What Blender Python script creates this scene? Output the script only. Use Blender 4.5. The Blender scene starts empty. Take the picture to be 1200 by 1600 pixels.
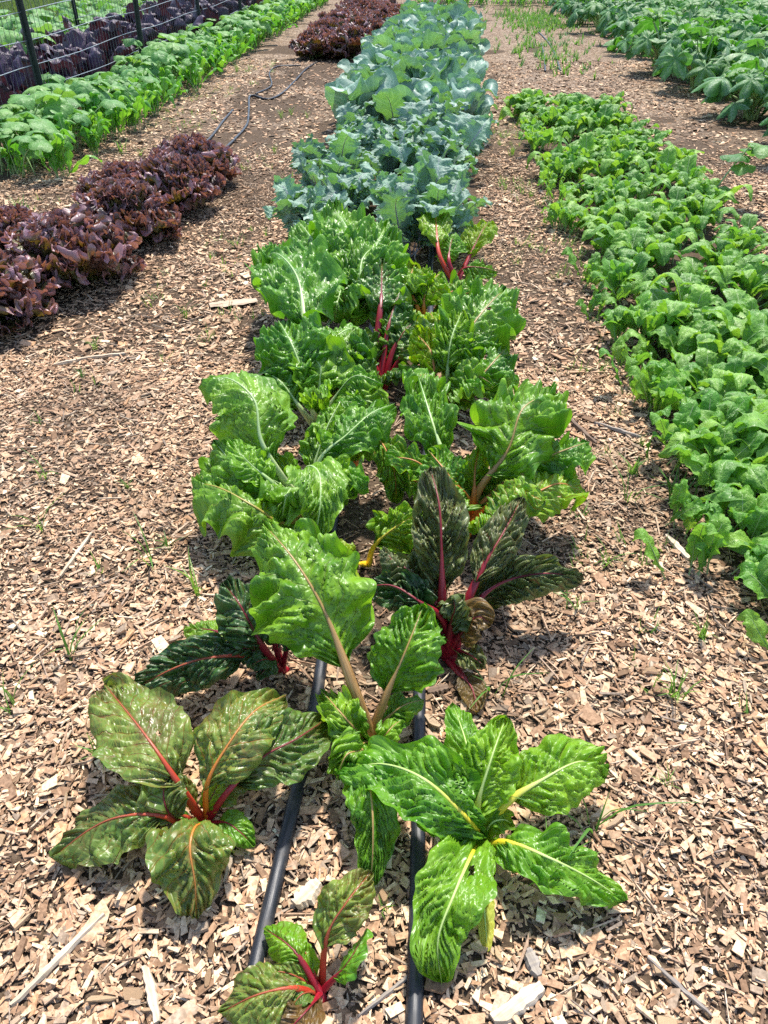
import bpy, math, random
import numpy as np
from mathutils import Vector, Matrix

# ------------------------------------------------------------------ camera, world, sun, exposure
scene = bpy.context.scene
CAM_H, PITCH, YAW = 1.3, math.radians(37.2), math.radians(3.4)
cam_data = bpy.data.cameras.new("camera")
cam_data.sensor_width = 36.0
cam_data.lens = 27.0
cam_data.clip_start = 0.02
cam_data.clip_end = 500.0
cam = bpy.data.objects.new("camera", cam_data)
cam.location = (0, 0, CAM_H)
cam.rotation_euler = (math.pi / 2 - PITCH, 0, YAW)
scene.collection.objects.link(cam)
scene.camera = cam

SUN_ELEV, SUN_AZ = math.radians(63), math.radians(12)      # azimuth measured from +Y (down the rows) towards +X
world = bpy.data.worlds.new("World")
scene.world = world
world.use_nodes = True
wn = world.node_tree.nodes
sky = wn.new("ShaderNodeTexSky")
sky.sky_type = 'NISHITA'
sky.sun_disc = False
sky.sun_elevation = SUN_ELEV
sky.sun_rotation = SUN_AZ
wn["Background"].inputs["Strength"].default_value = 0.15
world.node_tree.links.new(sky.outputs[0], wn["Background"].inputs["Color"])

sun_data = bpy.data.lights.new("sun", 'SUN')
sun_data.energy = 3.7
sun_data.angle = math.radians(3.2)
sun_data.color = (1.0, 0.95, 0.87)
sun = bpy.data.objects.new("sun", sun_data)
sdir = Vector((math.sin(SUN_AZ) * math.cos(SUN_ELEV), math.cos(SUN_AZ) * math.cos(SUN_ELEV), math.sin(SUN_ELEV)))
sun.rotation_euler = sdir.to_track_quat('Z', 'Y').to_euler()
sun.location = (3, 8, 12)
scene.collection.objects.link(sun)

scene.view_settings.view_transform = 'Standard'
scene.view_settings.look = 'None'
scene.view_settings.gamma = 1.0
scene.view_settings.exposure = 0.98
scene.cycles.max_bounces = 5
scene.cycles.diffuse_bounces = 2
scene.cycles.glossy_bounces = 2
scene.cycles.transmission_bounces = 3
scene.cycles.use_denoising = False
scene.cycles.use_adaptive_sampling = True
scene.cycles.adaptive_threshold = 0.02

# ------------------------------------------------------------------ helpers
col = scene.collection
rng = np.random.default_rng(7)
random.seed(7)


def P(px, py, z=0.0):
    """The point at height z seen at pixel (px, py) of the 1200x1600 photograph."""
    a = math.pi / 2 - PITCH
    d = np.array([(px - 600) / 1200, (800 - py) / 1200, -1.0])
    rx = np.array([[1, 0, 0], [0, math.cos(a), -math.sin(a)], [0, math.sin(a), math.cos(a)]])
    rz = np.array([[math.cos(YAW), -math.sin(YAW), 0], [math.sin(YAW), math.cos(YAW), 0], [0, 0, 1]])
    w = rz @ rx @ d
    t = (z - CAM_H) / w[2]
    return np.array([0, 0, CAM_H]) + t * w


def px_size(pt):
    """Metres that one photo pixel spans at a point."""
    fwd = np.array([-math.sin(YAW) * math.cos(PITCH), math.cos(YAW) * math.cos(PITCH), -math.sin(PITCH)])
    return float(np.dot(np.asarray(pt) - np.array([0, 0, CAM_H]), fwd)) / 1200.0


def hash2(ix, iy, seed):
    h = np.sin(ix * 127.1 + iy * 311.7 + seed * 74.7) * 43758.5453
    return h - np.floor(h)


def vnoise(x, y, seed=0):
    x = np.asarray(x, float); y = np.asarray(y, float)
    ix, iy = np.floor(x), np.floor(y)
    fx, fy = x - ix, y - iy
    fx = fx * fx * (3 - 2 * fx); fy = fy * fy * (3 - 2 * fy)
    a = hash2(ix, iy, seed); b = hash2(ix + 1, iy, seed)
    c = hash2(ix, iy + 1, seed); d = hash2(ix + 1, iy + 1, seed)
    return (a + (b - a) * fx) * (1 - fy) + (c + (d - c) * fx) * fy


def fnoise(x, y, seed=0):
    return (vnoise(x, y, seed) + 0.5 * vnoise(2.03 * x + 5, 2.03 * y + 9, seed + 1)
            + 0.25 * vnoise(4.1 * x, 4.1 * y, seed + 2)) / 1.75


def worley(x, y, seed=0):
    ix, iy = np.floor(x), np.floor(y)
    best = np.full(np.shape(x), 9.0)
    for dx in (-1, 0, 1):
        for dy in (-1, 0, 1):
            cx, cy = ix + dx, iy + dy
            px = cx + hash2(cx, cy, seed + 3); py = cy + hash2(cx, cy, seed + 17)
            best = np.minimum(best, (px - x) ** 2 + (py - y) ** 2)
    return np.sqrt(best)


def domes(x, y, seed=0):
    """Rounded cells parted by sharp creases: 0 in a crease, 1 on top of a cell."""
    ix, iy = np.floor(x), np.floor(y)
    f1 = np.full(np.shape(x), 9.0); f2 = np.full(np.shape(x), 9.0)
    for dx in (-1, 0, 1):
        for dy in (-1, 0, 1):
            cx, cy = ix + dx, iy + dy
            d = np.hypot(cx + hash2(cx, cy, seed + 3) - x, cy + hash2(cx, cy, seed + 17) - y)
            f2 = np.minimum(f2, np.maximum(d, f1)); f1 = np.minimum(f1, d)
    return np.clip((f2 - f1) * 1.35, 0, 1) ** 0.75


def smooth(e0, e1, x):
    t = np.clip((x - e0) / (e1 - e0), 0, 1)
    return t * t * (3 - 2 * t)


def ground_z(x, y):
    return 0.022 * (fnoise(np.asarray(x) * 2.1 + 40, np.asarray(y) * 2.1 + 11, 5) - 0.5) \
        + 0.008 * (vnoise(np.asarray(x) * 9 + 4, np.asarray(y) * 9 + 2, 8) - 0.5)


def soil_mask(x, y):
    """1 where bare soil shows, 0 where the mulch is deep."""
    x = np.asarray(x, float); y = np.asarray(y, float)
    n = fnoise(x * 2.6 + 3, y * 2.6 + 8, 21)
    bed = smooth(0.34, 0.10, np.abs(x + 0.11)) * smooth(0.75, 1.3, y)
    beda = smooth(0.30, 0.55, n + 0.50 * bed - 0.18) * bed
    left = smooth(0.62, 0.25, np.abs(x + 1.5)) * smooth(4.6, 6.2, y) * smooth(0.35, 0.6, n + 0.08)
    rb = smooth(0.55, 0.3, np.abs(x - 1.15)) * smooth(0.3, 0.6, n + 0.25) * smooth(8.3, 7.8, y)
    lb = smooth(0.35, 0.05, np.abs(x + 1.08)) * smooth(0.55, 0.15, np.abs(y - 2.0)) * 0.85
    far = smooth(0.5, 0.2, np.abs(x - 1.4)) * smooth(8.2, 9, y) * 0.30
    damp = smooth(0.60, 0.72, fnoise(x * 1.5 + 31, y * 1.5 + 17, 77)) * 0.75
    return np.clip(np.maximum.reduce([damp, beda, left * 0.9, rb, lb, far]), 0, 1)


def mesh_from(name, verts, faces, mats=(), uv=None, uvm=None, fmat=None, smooth_shade=True):
    me = bpy.data.meshes.new(name)
    verts = np.asarray(verts, np.float32)
    me.from_pydata(verts.tolist(), [], [list(map(int, f)) for f in faces])
    n = len(me.loops)
    lv = np.empty(n, np.int32)
    me.loops.foreach_get("vertex_index", lv)
    for nm, arr in (("uv", uv), ("metre", uvm)):
        if arr is not None:
            lay = me.uv_layers.new(name=nm)
            lay.data.foreach_set("uv", np.asarray(arr, np.float32)[lv].ravel())
    for m in mats:
        me.materials.append(m)
    if fmat is not None:
        me.polygons.foreach_set("material_index", np.asarray(fmat, np.int32))
    me.polygons.foreach_set("use_smooth", np.full(len(me.polygons), smooth_shade, bool))
    me.update()
    return me


def add(name, me, parent=None, loc=(0, 0, 0), rot=(0, 0, 0), scale=1.0):
    o = bpy.data.objects.new(name, me)
    col.objects.link(o)
    o.parent = parent
    o.location = loc
    o.rotation_euler = rot
    o.scale = (scale,) * 3 if np.isscalar(scale) else scale
    return o


def tag(o, label, cat=None, group=None, kind=None):
    o["label"] = label
    if cat:
        o["category"] = cat
    if group:
        o["group"] = group
    if kind:
        o["kind"] = kind
    return o


def thing(name, label, cat, loc, group=None, rotz=0.0):
    o = bpy.data.objects.new(name, None)
    o.empty_display_size = 0.05
    col.objects.link(o)
    o.location = tuple(float(v) for v in loc)
    o.rotation_euler = (0, 0, rotz)
    return tag(o, label, cat, group)


_ONES = "first second third fourth fifth sixth seventh eighth ninth tenth eleventh twelfth thirteenth fourteenth fifteenth sixteenth seventeenth eighteenth nineteenth".split()
_TENS = {20: "twentieth", 30: "thirtieth", 40: "fortieth", 50: "fiftieth"}


def nth(i):
    """Ordinal in words for a zero-based index."""
    i += 1
    if i < 20:
        return _ONES[i - 1]
    t, o = i // 10 * 10, i % 10
    return _TENS[t] if o == 0 else {20: "twenty", 30: "thirty", 40: "forty", 50: "fifty"}[t] + "-" + _ONES[o - 1]


def place(i, n):
    return ("at the lettuce side", "in the middle", "at the turnip side")[round(2 * i / max(1, n - 1))]


# ------------------------------------------------------------------ materials
class NT:
    def __init__(self, name):
        self.m = bpy.data.materials.new(name)
        self.m.use_nodes = True
        self.t = self.m.node_tree
        self.n = self.t.nodes
        self.bsdf = self.n["Principled BSDF"]
        self.out = self.n["Material Output"]

    def link(self, a, b):
        self.t.links.new(a, b)

    def set(self, sock, v):
        if isinstance(v, bpy.types.NodeSocket):
            self.link(v, sock)
        elif isinstance(v, tuple) and len(v) == 3 and sock.type == 'RGBA':
            sock.default_value = (*v, 1)
        else:
            sock.default_value = v

    def math(self, op, a, b=None, c=None, clamp=False):
        n = self.n.new("ShaderNodeMath"); n.operation = op; n.use_clamp = clamp
        for i, v in enumerate((a, b, c)):
            if v is not None:
                self.set(n.inputs[i], v)
        return n.outputs[0]

    def mix(self, f, a, b, mode='MIX'):
        n = self.n.new("ShaderNodeMix"); n.data_type = 'RGBA'; n.blend_type = mode
        self.set(n.inputs[0], f); self.set(n.inputs[6], a); self.set(n.inputs[7], b)
        return n.outputs[2]

    def uv(self, name):
        n = self.n.new("ShaderNodeUVMap"); n.uv_map = name
        return n.outputs[0]

    def obj(self):
        return self.n.new("ShaderNodeTexCoord").outputs["Object"]

    def sep(self, v):
        n = self.n.new("ShaderNodeSeparateXYZ"); self.link(v, n.inputs[0])
        return n.outputs

    def noise(self, vec, scale, detail=3.0, rough=0.55, out=0):
        n = self.n.new("ShaderNodeTexNoise")
        n.inputs["Scale"].default_value = scale; n.inputs["Detail"].default_value = detail
        n.inputs["Roughness"].default_value = rough
        if vec is not None:
            self.link(vec, n.inputs["Vector"])
        return n.outputs[out]

    def vor(self, vec, scale, feature='F1', out="Distance", rand=1.0):
        n = self.n.new("ShaderNodeTexVoronoi"); n.feature = feature
        n.inputs["Scale"].default_value = scale; n.inputs["Randomness"].default_value = rand
        if vec is not None:
            self.link(vec, n.inputs["Vector"])
        return n.outputs[out]

    def ramp(self, f, stops):
        n = self.n.new("ShaderNodeValToRGB")
        els = n.color_ramp.elements
        while len(els) < len(stops):
            els.new(0.5)
        for e, (p, c) in zip(els, stops):
            e.position = p; e.color = (*c, 1) if len(c) == 3 else c
        self.set(n.inputs[0], f)
        return n.outputs[0]

    def mapr(self, v, a, b, c=0.0, d=1.0):
        n = self.n.new("ShaderNodeMapRange"); n.interpolation_type = 'SMOOTHSTEP'
        self.set(n.inputs[0], v)
        for i, x in zip((1, 2, 3, 4), (a, b, c, d)):
            self.set(n.inputs[i], x)
        return n.outputs[0]

    def bump(self, h, strength, dist):
        n = self.n.new("ShaderNodeBump")
        n.inputs["Strength"].default_value = strength; n.inputs["Distance"].default_value = dist
        self.link(h, n.inputs["Height"])
        return n.outputs[0]

    def rand(self):
        return self.n.new("ShaderNodeObjectInfo").outputs["Random"]


_mats = {}


def leaf_material(name, base, base2, vein, n=9, slope=0.28, vw=0.10, vstr=0.6, rough=0.38, trans=0.32, tcol=None,
                  edge=None, edge_from=0.6, root=None, mottle=None, palm=False, bscale=75, bstr=0.5, bdist=0.004,
                  fine=0.25, var=0.25, spec=0.5, blotch=None, alt=None):
    key = (name,)
    if key in _mats:
        return _mats[key]
    t = NT(name)
    uv = t.sep(t.uv("uv"))
    met = t.uv("metre")
    U, V = uv[0], uv[1]
    if palm:
        ph = t.math('MULTIPLY', V, float(n))
        a = U
    else:
        sv = t.math('MULTIPLY_ADD', V, 2.0, -1.0)
        a = t.math('ABSOLUTE', sv)
        side = t.math('GREATER_THAN', sv, 0.0)
        wob = t.math('MULTIPLY', t.math('SUBTRACT', t.noise(met, 26, 1.0), 0.5), 0.05)
        ph = t.math('SUBTRACT', t.math('ADD', U, wob), t.math('MULTIPLY', t.math('POWER', a, 0.8), slope))
        ph = t.math('MULTIPLY_ADD', ph, float(n), t.math('MULTIPLY', side, 0.45))
    fr = t.math('FRACT', t.math('ADD', ph, 20.0))
    dist = t.math('SUBTRACT', 0.5, t.math('ABSOLUTE', t.math('SUBTRACT', fr, 0.5)))
    width = t.math('MULTIPLY_ADD', a, -0.55 * vw, vw) if not palm else vw * 0.8
    vm = t.math('SUBTRACT', 1.0, t.math('DIVIDE', dist, width), clamp=True)
    if not palm:
        mid = t.math('SUBTRACT', 1.0, t.math('DIVIDE', a, 0.07), clamp=True)
        vm = t.math('MAXIMUM', vm, mid)
    wv = t.n.new("ShaderNodeVectorMath"); wv.operation = 'MULTIPLY_ADD'
    t.link(t.noise(met, 40, 1.0, out=1), wv.inputs[0]); wv.inputs[1].default_value = (0.02, 0.02, 0.0); t.link(met, wv.inputs[2])
    net = t.vor(wv.outputs[0], bscale * 1.9, 'DISTANCE_TO_EDGE')
    netm = t.mapr(net, 0.0, 0.10, 1.0, 0.0)
    nz = t.noise(met, 18, 3.0)
    rnd = t.rand()
    c = t.mix(t.mapr(nz, 0.3, 0.7), base, base2)
    if alt:
        c = t.mix(t.mapr(rnd, 0.55, 0.8, 0.0, 0.85), c, alt)
    if blotch:
        c = t.mix(t.mapr(t.noise(met, 11, 2.0), 0.45, 0.62, 0.0, blotch[1]), c, blotch[0])
    if edge:
        e = t.math('MAXIMUM', a if not palm else U, t.math('POWER', U, 2.0))
        e = t.math('ADD', e, t.math('MULTIPLY', t.math('SUBTRACT', nz, 0.5), 0.5))
        c = t.mix(t.mapr(e, edge_from, edge_from + 0.3), c, edge)
    if root:
        c = t.mix(t.mapr(t.math('MULTIPLY_ADD', nz, 0.3, U), 0.25, 0.6, 1.0, 0.0), c, root)
    if mottle:
        mm = t.math('MULTIPLY', t.mapr(dist, 0.0, 0.28, 1.0, 0.0), t.mapr(t.noise(met, 60, 2.0), 0.42, 0.6))
        c = t.mix(t.math('MULTIPLY', mm, 0.5), c, mottle)
    c = t.mix(t.math('MULTIPLY', netm, fine), c, vein)
    c = t.mix(t.math('MULTIPLY', vm, vstr), c, vein)
    hs = t.n.new("ShaderNodeHueSaturation")
    t.link(t.math('MULTIPLY_ADD', rnd, var, 1.0 - var * 0.5), hs.inputs["Value"])
    t.link(t.math('MULTIPLY_ADD', rnd, -0.03, 0.515), hs.inputs["Hue"])
    t.link(c, hs.inputs["Color"])
    c = hs.outputs[0]
    pk = t.math('ABSOLUTE', t.math('MULTIPLY_ADD', t.noise(met, bscale, 2.0, 0.5), 2.0, -1.0))
    h = t.math('ADD', t.math('MULTIPLY', t.noise(met, bscale * 2.2, 1.0), 0.10), t.math('ADD', t.math('MULTIPLY', pk, 0.8), t.math('MULTIPLY', t.mapr(net, 0.0, 0.32), 0.35)))
    h = t.math('SUBTRACT', h, t.math('MULTIPLY', vm, 0.5))
    b = t.bump(h, bstr, bdist)
    t.link(c, t.bsdf.inputs["Base Color"])
    rr = t.mapr(t.noise(met, 30, 2.0), 0.3, 0.7, rough - 0.05, rough + 0.14)
    t.link(rr, t.bsdf.inputs["Roughness"])
    t.bsdf.inputs["Specular IOR Level"].default_value = spec
    t.link(b, t.bsdf.inputs["Normal"])
    tr = t.n.new("ShaderNodeBsdfTranslucent")
    tc = t.mix(1.0, c, tcol or (1.9, 1.75, 0.9), 'MULTIPLY')
    t.link(tc, tr.inputs["Color"]); t.link(b, tr.inputs["Normal"])
    ms = t.n.new("ShaderNodeMixShader")
    ms.inputs[0].default_value = trans
    t.link(t.bsdf.outputs[0], ms.inputs[1]); t.link(tr.outputs[0], ms.inputs[2])
    t.link(ms.outputs[0], t.out.inputs["Surface"])
    _mats[key] = t.m
    return t.m


def stem_material(name, c1, c2, tip=None, rough=0.38):
    if name in _mats:
        return _mats[name]
    t = NT(name)
    met = t.uv("metre")
    mp = t.n.new("ShaderNodeMapping"); mp.inputs["Scale"].default_value = (12, 260, 1)
    t.link(met, mp.inputs[0])
    f = t.noise(mp.outputs[0], 1.0, 2.0)
    c = t.mix(t.mapr(f, 0.35, 0.65), c1, c2)
    if tip:
        c = t.mix(t.mapr(t.sep(t.uv("uv"))[0], 0.28, 0.62), c, tip)
    t.link(c, t.bsdf.inputs["Base Color"])
    t.bsdf.inputs["Roughness"].default_value = rough
    t.link(t.bump(f, 0.35, 0.002), t.bsdf.inputs["Normal"])
    _mats[name] = t.m
    return t.m


def wood_material(name, attr=True):
    t = NT(name)
    co = t.obj()
    if attr:
        a = t.n.new("ShaderNodeAttribute"); a.attribute_name = "tint"
        base = a.outputs["Color"]
    else:
        base = t.ramp(t.rand(), [(0.0, (0.20, 0.12, 0.07)), (0.2, (0.36, 0.24, 0.14)), (0.45, (0.50, 0.36, 0.22)),
                                 (0.7, (0.55, 0.41, 0.28)), (0.88, (0.36, 0.28, 0.21)), (1.0, (0.60, 0.49, 0.36))])
    f = t.noise(co, 130, 4.0, 0.65)
    g = t.noise(co, 35, 2.0)
    c = t.mix(t.mapr(f, 0.3, 0.7), t.mix(1.0, base, (0.62, 0.58, 0.54), 'MULTIPLY'), t.mix(1.0, base, (1.12, 1.1, 1.08), 'MULTIPLY'))
    c = t.mix(t.mapr(g, 0.5, 0.75, 0.0, 0.4), c, (0.14, 0.09, 0.055))
    t.link(c, t.bsdf.inputs["Base Color"])
    t.bsdf.inputs["Roughness"].default_value = 0.8
    t.bsdf.inputs["Specular IOR Level"].default_value = 0.25
    t.link(t.bump(f, 0.5, 0.002), t.bsdf.inputs["Normal"])
    return t.m


def plain_material(name, c1, c2, scale=40, rough=0.5, bump=0.2, metallic=0.0, spec=0.5):
    t = NT(name)
    f = t.noise(t.obj(), scale, 4.0)
    t.link(t.mix(t.mapr(f, 0.3, 0.7), c1, c2), t.bsdf.inputs["Base Color"])
    t.bsdf.inputs["Roughness"].default_value = rough
    t.bsdf.inputs["Metallic"].default_value = metallic
    t.bsdf.inputs["Specular IOR Level"].default_value = spec
    t.link(t.bump(f, bump, 0.004), t.bsdf.inputs["Normal"])
    return t.m


def ground_material():
    t = NT("mulched_soil")
    co = t.obj()
    at = t.n.new("ShaderNodeAttribute"); at.attribute_name = "soil"
    soil = at.outputs["Fac"]
    # strewn chips: stretched cells with a random tint each
    mp = t.n.new("ShaderNodeMapping"); mp.inputs["Scale"].default_value = (1.0, 1.7, 1.0); t.link(co, mp.inputs[0])
    warp = t.n.new("ShaderNodeVectorMath"); warp.operation = 'MULTIPLY_ADD'
    t.link(t.noise(co, 30, 2.0, out=1), warp.inputs[0]); warp.inputs[1].default_value = (0.03, 0.03, 0.03); t.link(mp.outputs[0], warp.inputs[2])
    v = t.n.new("ShaderNodeTexVoronoi"); v.inputs["Scale"].default_value = 45; t.link(warp.outputs[0], v.inputs["Vector"])
    cr = t.sep(v.outputs["Color"])[0]
    chips = t.ramp(cr, [(0.0, (0.07, 0.045, 0.03)), (0.25, (0.22, 0.145, 0.09)), (0.5, (0.36, 0.26, 0.17)), (0.75, (0.46, 0.34, 0.235)), (1.0, (0.60, 0.49, 0.38))])
    gapm = t.mapr(v.outputs["Distance"], 0.42, 0.75)
    chips = t.mix(gapm, chips, (0.06, 0.04, 0.028))
    big = t.noise(co, 1.3, 3.0)
    chips = t.mix(t.mapr(big, 0.4, 0.7, 0.0, 0.45), chips, (0.20, 0.13, 0.085))
    sn = t.noise(co, 60, 5.0, 0.7)
    sc = t.ramp(sn, [(0.3, (0.045, 0.030, 0.020)), (0.55, (0.11, 0.075, 0.048)), (0.75, (0.20, 0.145, 0.10))])
    ss = t.math('MULTIPLY_ADD', t.math('SUBTRACT', sn, 0.5), 0.8, soil)
    near = t.sep(co)[1]
    under = t.mapr(near, 5.0, 9.0, 1.0, 0.0)     # close up the mulch is built chip by chip on dark litter
    f = t.math('MAXIMUM', t.mapr(ss, 0.35, 0.6), under)
    c = t.mix(f, chips, sc)
    t.link(c, t.bsdf.inputs["Base Color"])
    t.bsdf.inputs["Roughness"].default_value = 0.95
    t.bsdf.inputs["Specular IOR Level"].default_value = 0.15
    h = t.math('ADD', t.math('MULTIPLY', t.math('SUBTRACT', 1.0, v.outputs["Distance"]), 0.5), t.math('ADD', cr, t.math('MULTIPLY', sn, 0.8)))
    t.link(t.bump(h, 0.8, 0.012), t.bsdf.inputs["Normal"])
    return t.m


# ------------------------------------------------------------------ ground and mulch
def axis(parts):
    return np.unique(np.concatenate([np.linspace(a, b, n) for a, b, n in parts]))


gx = axis([(-60, -6, 20), (-6, -2.6, 30), (-2.6, 2.6, 120), (2.6, 8, 30), (8, 60, 20)])
gy = axis([(-8, 0, 10), (0, 5, 120), (5, 12, 80), (12, 24, 40), (24, 120, 20)])
GX, GY = np.meshgrid(gx, gy, indexing='ij')
gv = np.stack([GX, GY, ground_z(GX, GY)], -1).reshape(-1, 3)
nxg, nyg = len(gx), len(gy)
ii, jj = np.meshgrid(np.arange(nxg - 1), np.arange(nyg - 1), indexing='ij')
q = (ii * nyg + jj).ravel()
gf = np.stack([q, q + nyg, q + nyg + 1, q + 1], -1)
gme = mesh_from("ground", gv, gf, [ground_material()])
at = gme.attributes.new("soil", 'FLOAT', 'POINT')
at.data.foreach_set("value", soil_mask(gv[:, 0], gv[:, 1]).astype(np.float32))
ground = tag(add("ground", gme), "brown garden soil spread with wood chip mulch", kind="structure")

WOOD = wood_material("weathered_wood_chip")
WOOD_ONE = wood_material("split_wood_chip", attr=False)
TINTS = np.array([(0.50, 0.345, 0.235), (0.58, 0.43, 0.30), (0.43, 0.285, 0.19), (0.34, 0.22, 0.145), (0.62, 0.48, 0.345),
                  (0.34, 0.27, 0.21), (0.22, 0.14, 0.09), (0.66, 0.54, 0.40), (0.46, 0.34, 0.25), (0.52, 0.32, 0.19)])
TW = np.array([0.16, 0.15, 0.13, 0.12, 0.11, 0.07, 0.10, 0.05, 0.07, 0.04]); TW /= TW.sum()


def in_bed(x, y):
    kale = (x > -0.62) & (x < 0.28) & (y > 4.3) & (y < 14)
    mus = (x > 0.98) & (x < 1.5) & (y > 1.6) & (y < 7.8)
    squ = (x > 2.55) & (y > 6.4)
    lb = (x < -2.75) & (y > 5)
    return kale | mus | squ | lb


def scatter(n, y0, y1):
    """Random points in the wedge of ground the picture covers."""
    y = np.sqrt(rng.uniform((y0 + 0.95) ** 2, (y1 + 0.95) ** 2, n)) - 0.95
    half = 0.42 + 0.44 * y + 0.12
    x = rng.uniform(-1, 1, n) * half - 0.045 * y
    keep = ~in_bed(x, y)
    return x[keep], y[keep]


def chip_arrays(x, y, length, wid, thick, tint, lift):
    n = len(x)
    ang = rng.uniform(0, 2 * np.pi, n)
    tilt = rng.normal(0, 0.20, n); roll = rng.normal(0, 0.28, n)
    corners = np.array([(-.5, -.5), (.5, -.5), (.5, .5), (-.5, .5)])
    lx = np.repeat(corners[None, :, 0], n, 0) + rng.normal(0, .085, (n, 4))
    ly = np.repeat(corners[None, :, 1], n, 0) + rng.normal(0, .11, (n, 4))
    taper = rng.uniform(0.35, 1.0, n)
    ly[:, 1] *= taper; ly[:, 2] *= taper
    top = np.stack([lx * length[:, None], ly * wid[:, None], thick[:, None] * rng.uniform(0.7, 1.2, (n, 4))], -1)
    bot = top * np.array([1.0, 1.0, 0.0])
    v = np.concatenate([bot, top], 1)                               # n,8,3
    ct, st = np.cos(tilt)[:, None], np.sin(tilt)[:, None]
    X = v[..., 0] * ct - v[..., 2] * st; Z = v[..., 0] * st + v[..., 2] * ct; Y = v[..., 1]
    cr, sr = np.cos(roll)[:, None], np.sin(roll)[:, None]
    Y, Z = Y * cr - Z * sr, Y * sr + Z * cr
    ca, sa = np.cos(ang)[:, None], np.sin(ang)[:, None]
    X, Y = X * ca - Y * sa, X * sa + Y * ca
    Z = Z + (ground_z(x, y) + lift)[:, None]
    V = np.stack([X + x[:, None], Y + y[:, None], Z], -1).reshape(-1, 3)
    base = (np.arange(n) * 8)[:, None]
    F = np.concatenate([base + np.array(f) for f in ([4, 5, 6, 7], [0, 1, 5, 4], [1, 2, 6, 5], [2, 3, 7, 6], [3, 0, 4, 7])], 1).reshape(-1, 4)
    C = np.repeat(tint, 8, 0)
    return V, F, C


def chips(n, y0, y1, lmean, dark=False):
    x, y = scatter(n, y0, y1)
    s = soil_mask(x, y)
    keep = rng.uniform(0, 1, len(x)) > s * np.where(np.abs(x + .11) < .32, 0.92, 0.66)
    x, y, s = x[keep], y[keep], s[keep]
    n = len(x)
    small = fnoise(x * 1.9, y * 1.9, 33)
    L = np.clip(rng.lognormal(math.log(lmean), 0.44, n), 0.005, 0.050) * (0.72 + 0.55 * small)
    ratio = np.clip(rng.normal(0.36, 0.15, n), 0.10, 0.8)
    W = L * ratio
    T = np.clip(W * rng.uniform(0.08, 0.30, n), 0.0008, 0.0045)
    tint = TINTS[rng.choice(len(TINTS), n, p=TW)] * rng.normal(1.06, 0.16, (n, 1))
    # older, greyer and darker mulch in patches
    old = smooth(0.50, 0.72, fnoise(x * 1.7 + 7, y * 1.7 + 2, 51)) * 0.85 + s * 0.35
    tint = tint * (1 - old[:, None] * 0.42) + np.array([0.05, 0.035, 0.025]) * old[:, None] * 0.5
    lift = rng.uniform(0.0, 0.011, n) * (1 - 0.5 * s)
    return chip_arrays(x, y, L, W, T, np.clip(tint * np.array([1.18, 1.13, 1.04]), 0.01, 0.9), lift)


def litter(n, y0, y1):
    x, y = scatter(n, y0, y1)
    n = len(x)
    L = rng.uniform(0.003, 0.012, n); W = L * rng.uniform(0.3, 0.9, n); T = rng.uniform(0.001, 0.003, n)
    tint = TINTS[rng.choice(len(TINTS), n, p=TW)] * rng.uniform(0.3, 0.9, (n, 1))
    return chip_arrays(x, y, L, W, T, tint, rng.uniform(0, 0.006, n))


def splinters(n, y0, y1):
    x, y = scatter(n, y0, y1)
    n = len(x)
    L = rng.uniform(0.02, 0.075, n); W = rng.uniform(0.0015, 0.005, n); T = rng.uniform(0.0015, 0.004, n)
    tint = TINTS[rng.choice(len(TINTS), n, p=TW)] * rng.normal(1.02, 0.15, (n, 1))
    return chip_arrays(x, y, L, W, T, np.clip(tint, .02, .85), rng.uniform(0.004, 0.013, n))


sets = [chips(92000, 0.30, 2.6, 0.0130), chips(76000, 2.6, 6.2, 0.0165), chips(30000, 6.2, 11.0, 0.028),
        litter(24000, 0.30, 2.4), splinters(8000, 0.3, 6)]
CV, CF, CC, off = [], [], [], 0
for v_, f_, c_ in sets:
    CV.append(v_); CF.append(f_ + off); CC.append(c_); off += len(v_)
CV, CF, CC = map(np.concatenate, (CV, CF, CC))
mm = bpy.data.meshes.new("wood_chip_mulch")
mm.vertices.add(len(CV)); mm.vertices.foreach_set("co", CV.astype(np.float32).ravel())
mm.loops.add(len(CF) * 4); mm.loops.foreach_set("vertex_index", CF.astype(np.int32).ravel())
mm.polygons.add(len(CF))
mm.polygons.foreach_set("loop_start", np.arange(0, len(CF) * 4, 4, dtype=np.int32))
mm.polygons.foreach_set("loop_total", np.full(len(CF), 4, np.int32))
at = mm.attributes.new("tint", 'FLOAT_COLOR', 'POINT')
at.data.foreach_set("color", np.concatenate([CC, np.ones((len(CC), 1))], 1).astype(np.float32).ravel())
mm.materials.append(WOOD)
mm.polygons.foreach_set('use_smooth', np.zeros(len(CF), bool))
mm.update(calc_edges=True)
tag(add("wood_chip_mulch", mm), "tan wood chip mulch covering the paths between the beds", kind="stuff")


def chip_shape(seed):
    r = np.random.default_rng(seed)
    n = 7
    kind = seed % 3
    Lh, Wh = [(1.0, 0.36), (1.15, 0.20), (0.9, 0.46)][kind]
    a = np.sort(np.linspace(0, 2 * np.pi, n, endpoint=False) + r.normal(0, .2, n))
    sq = 1 / np.maximum(np.abs(np.cos(a)), np.abs(np.sin(a))) * 0.5
    x = np.cos(a) * sq * Lh * r.uniform(.8, 1.1, n); y = np.sin(a) * sq * Wh * r.uniform(.75, 1.15, n)
    bend = r.uniform(-.25, .25)
    z = bend * x * x
    t = 0.09 + .07 * r.random()
    top = np.stack([x * .95, y * .93, z + t * r.uniform(.75, 1.2, n)], -1)
    bot = np.stack([x, y, z], -1)
    v = np.concatenate([bot, top])
    f = [list(range(n, 2 * n)), list(range(n))[::-1]] + [[i, (i + 1) % n, n + (i + 1) % n, n + i] for i in range(n)]
    return mesh_from("wood_chip", v, f, [WOOD_ONE], smooth_shade=False)


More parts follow.
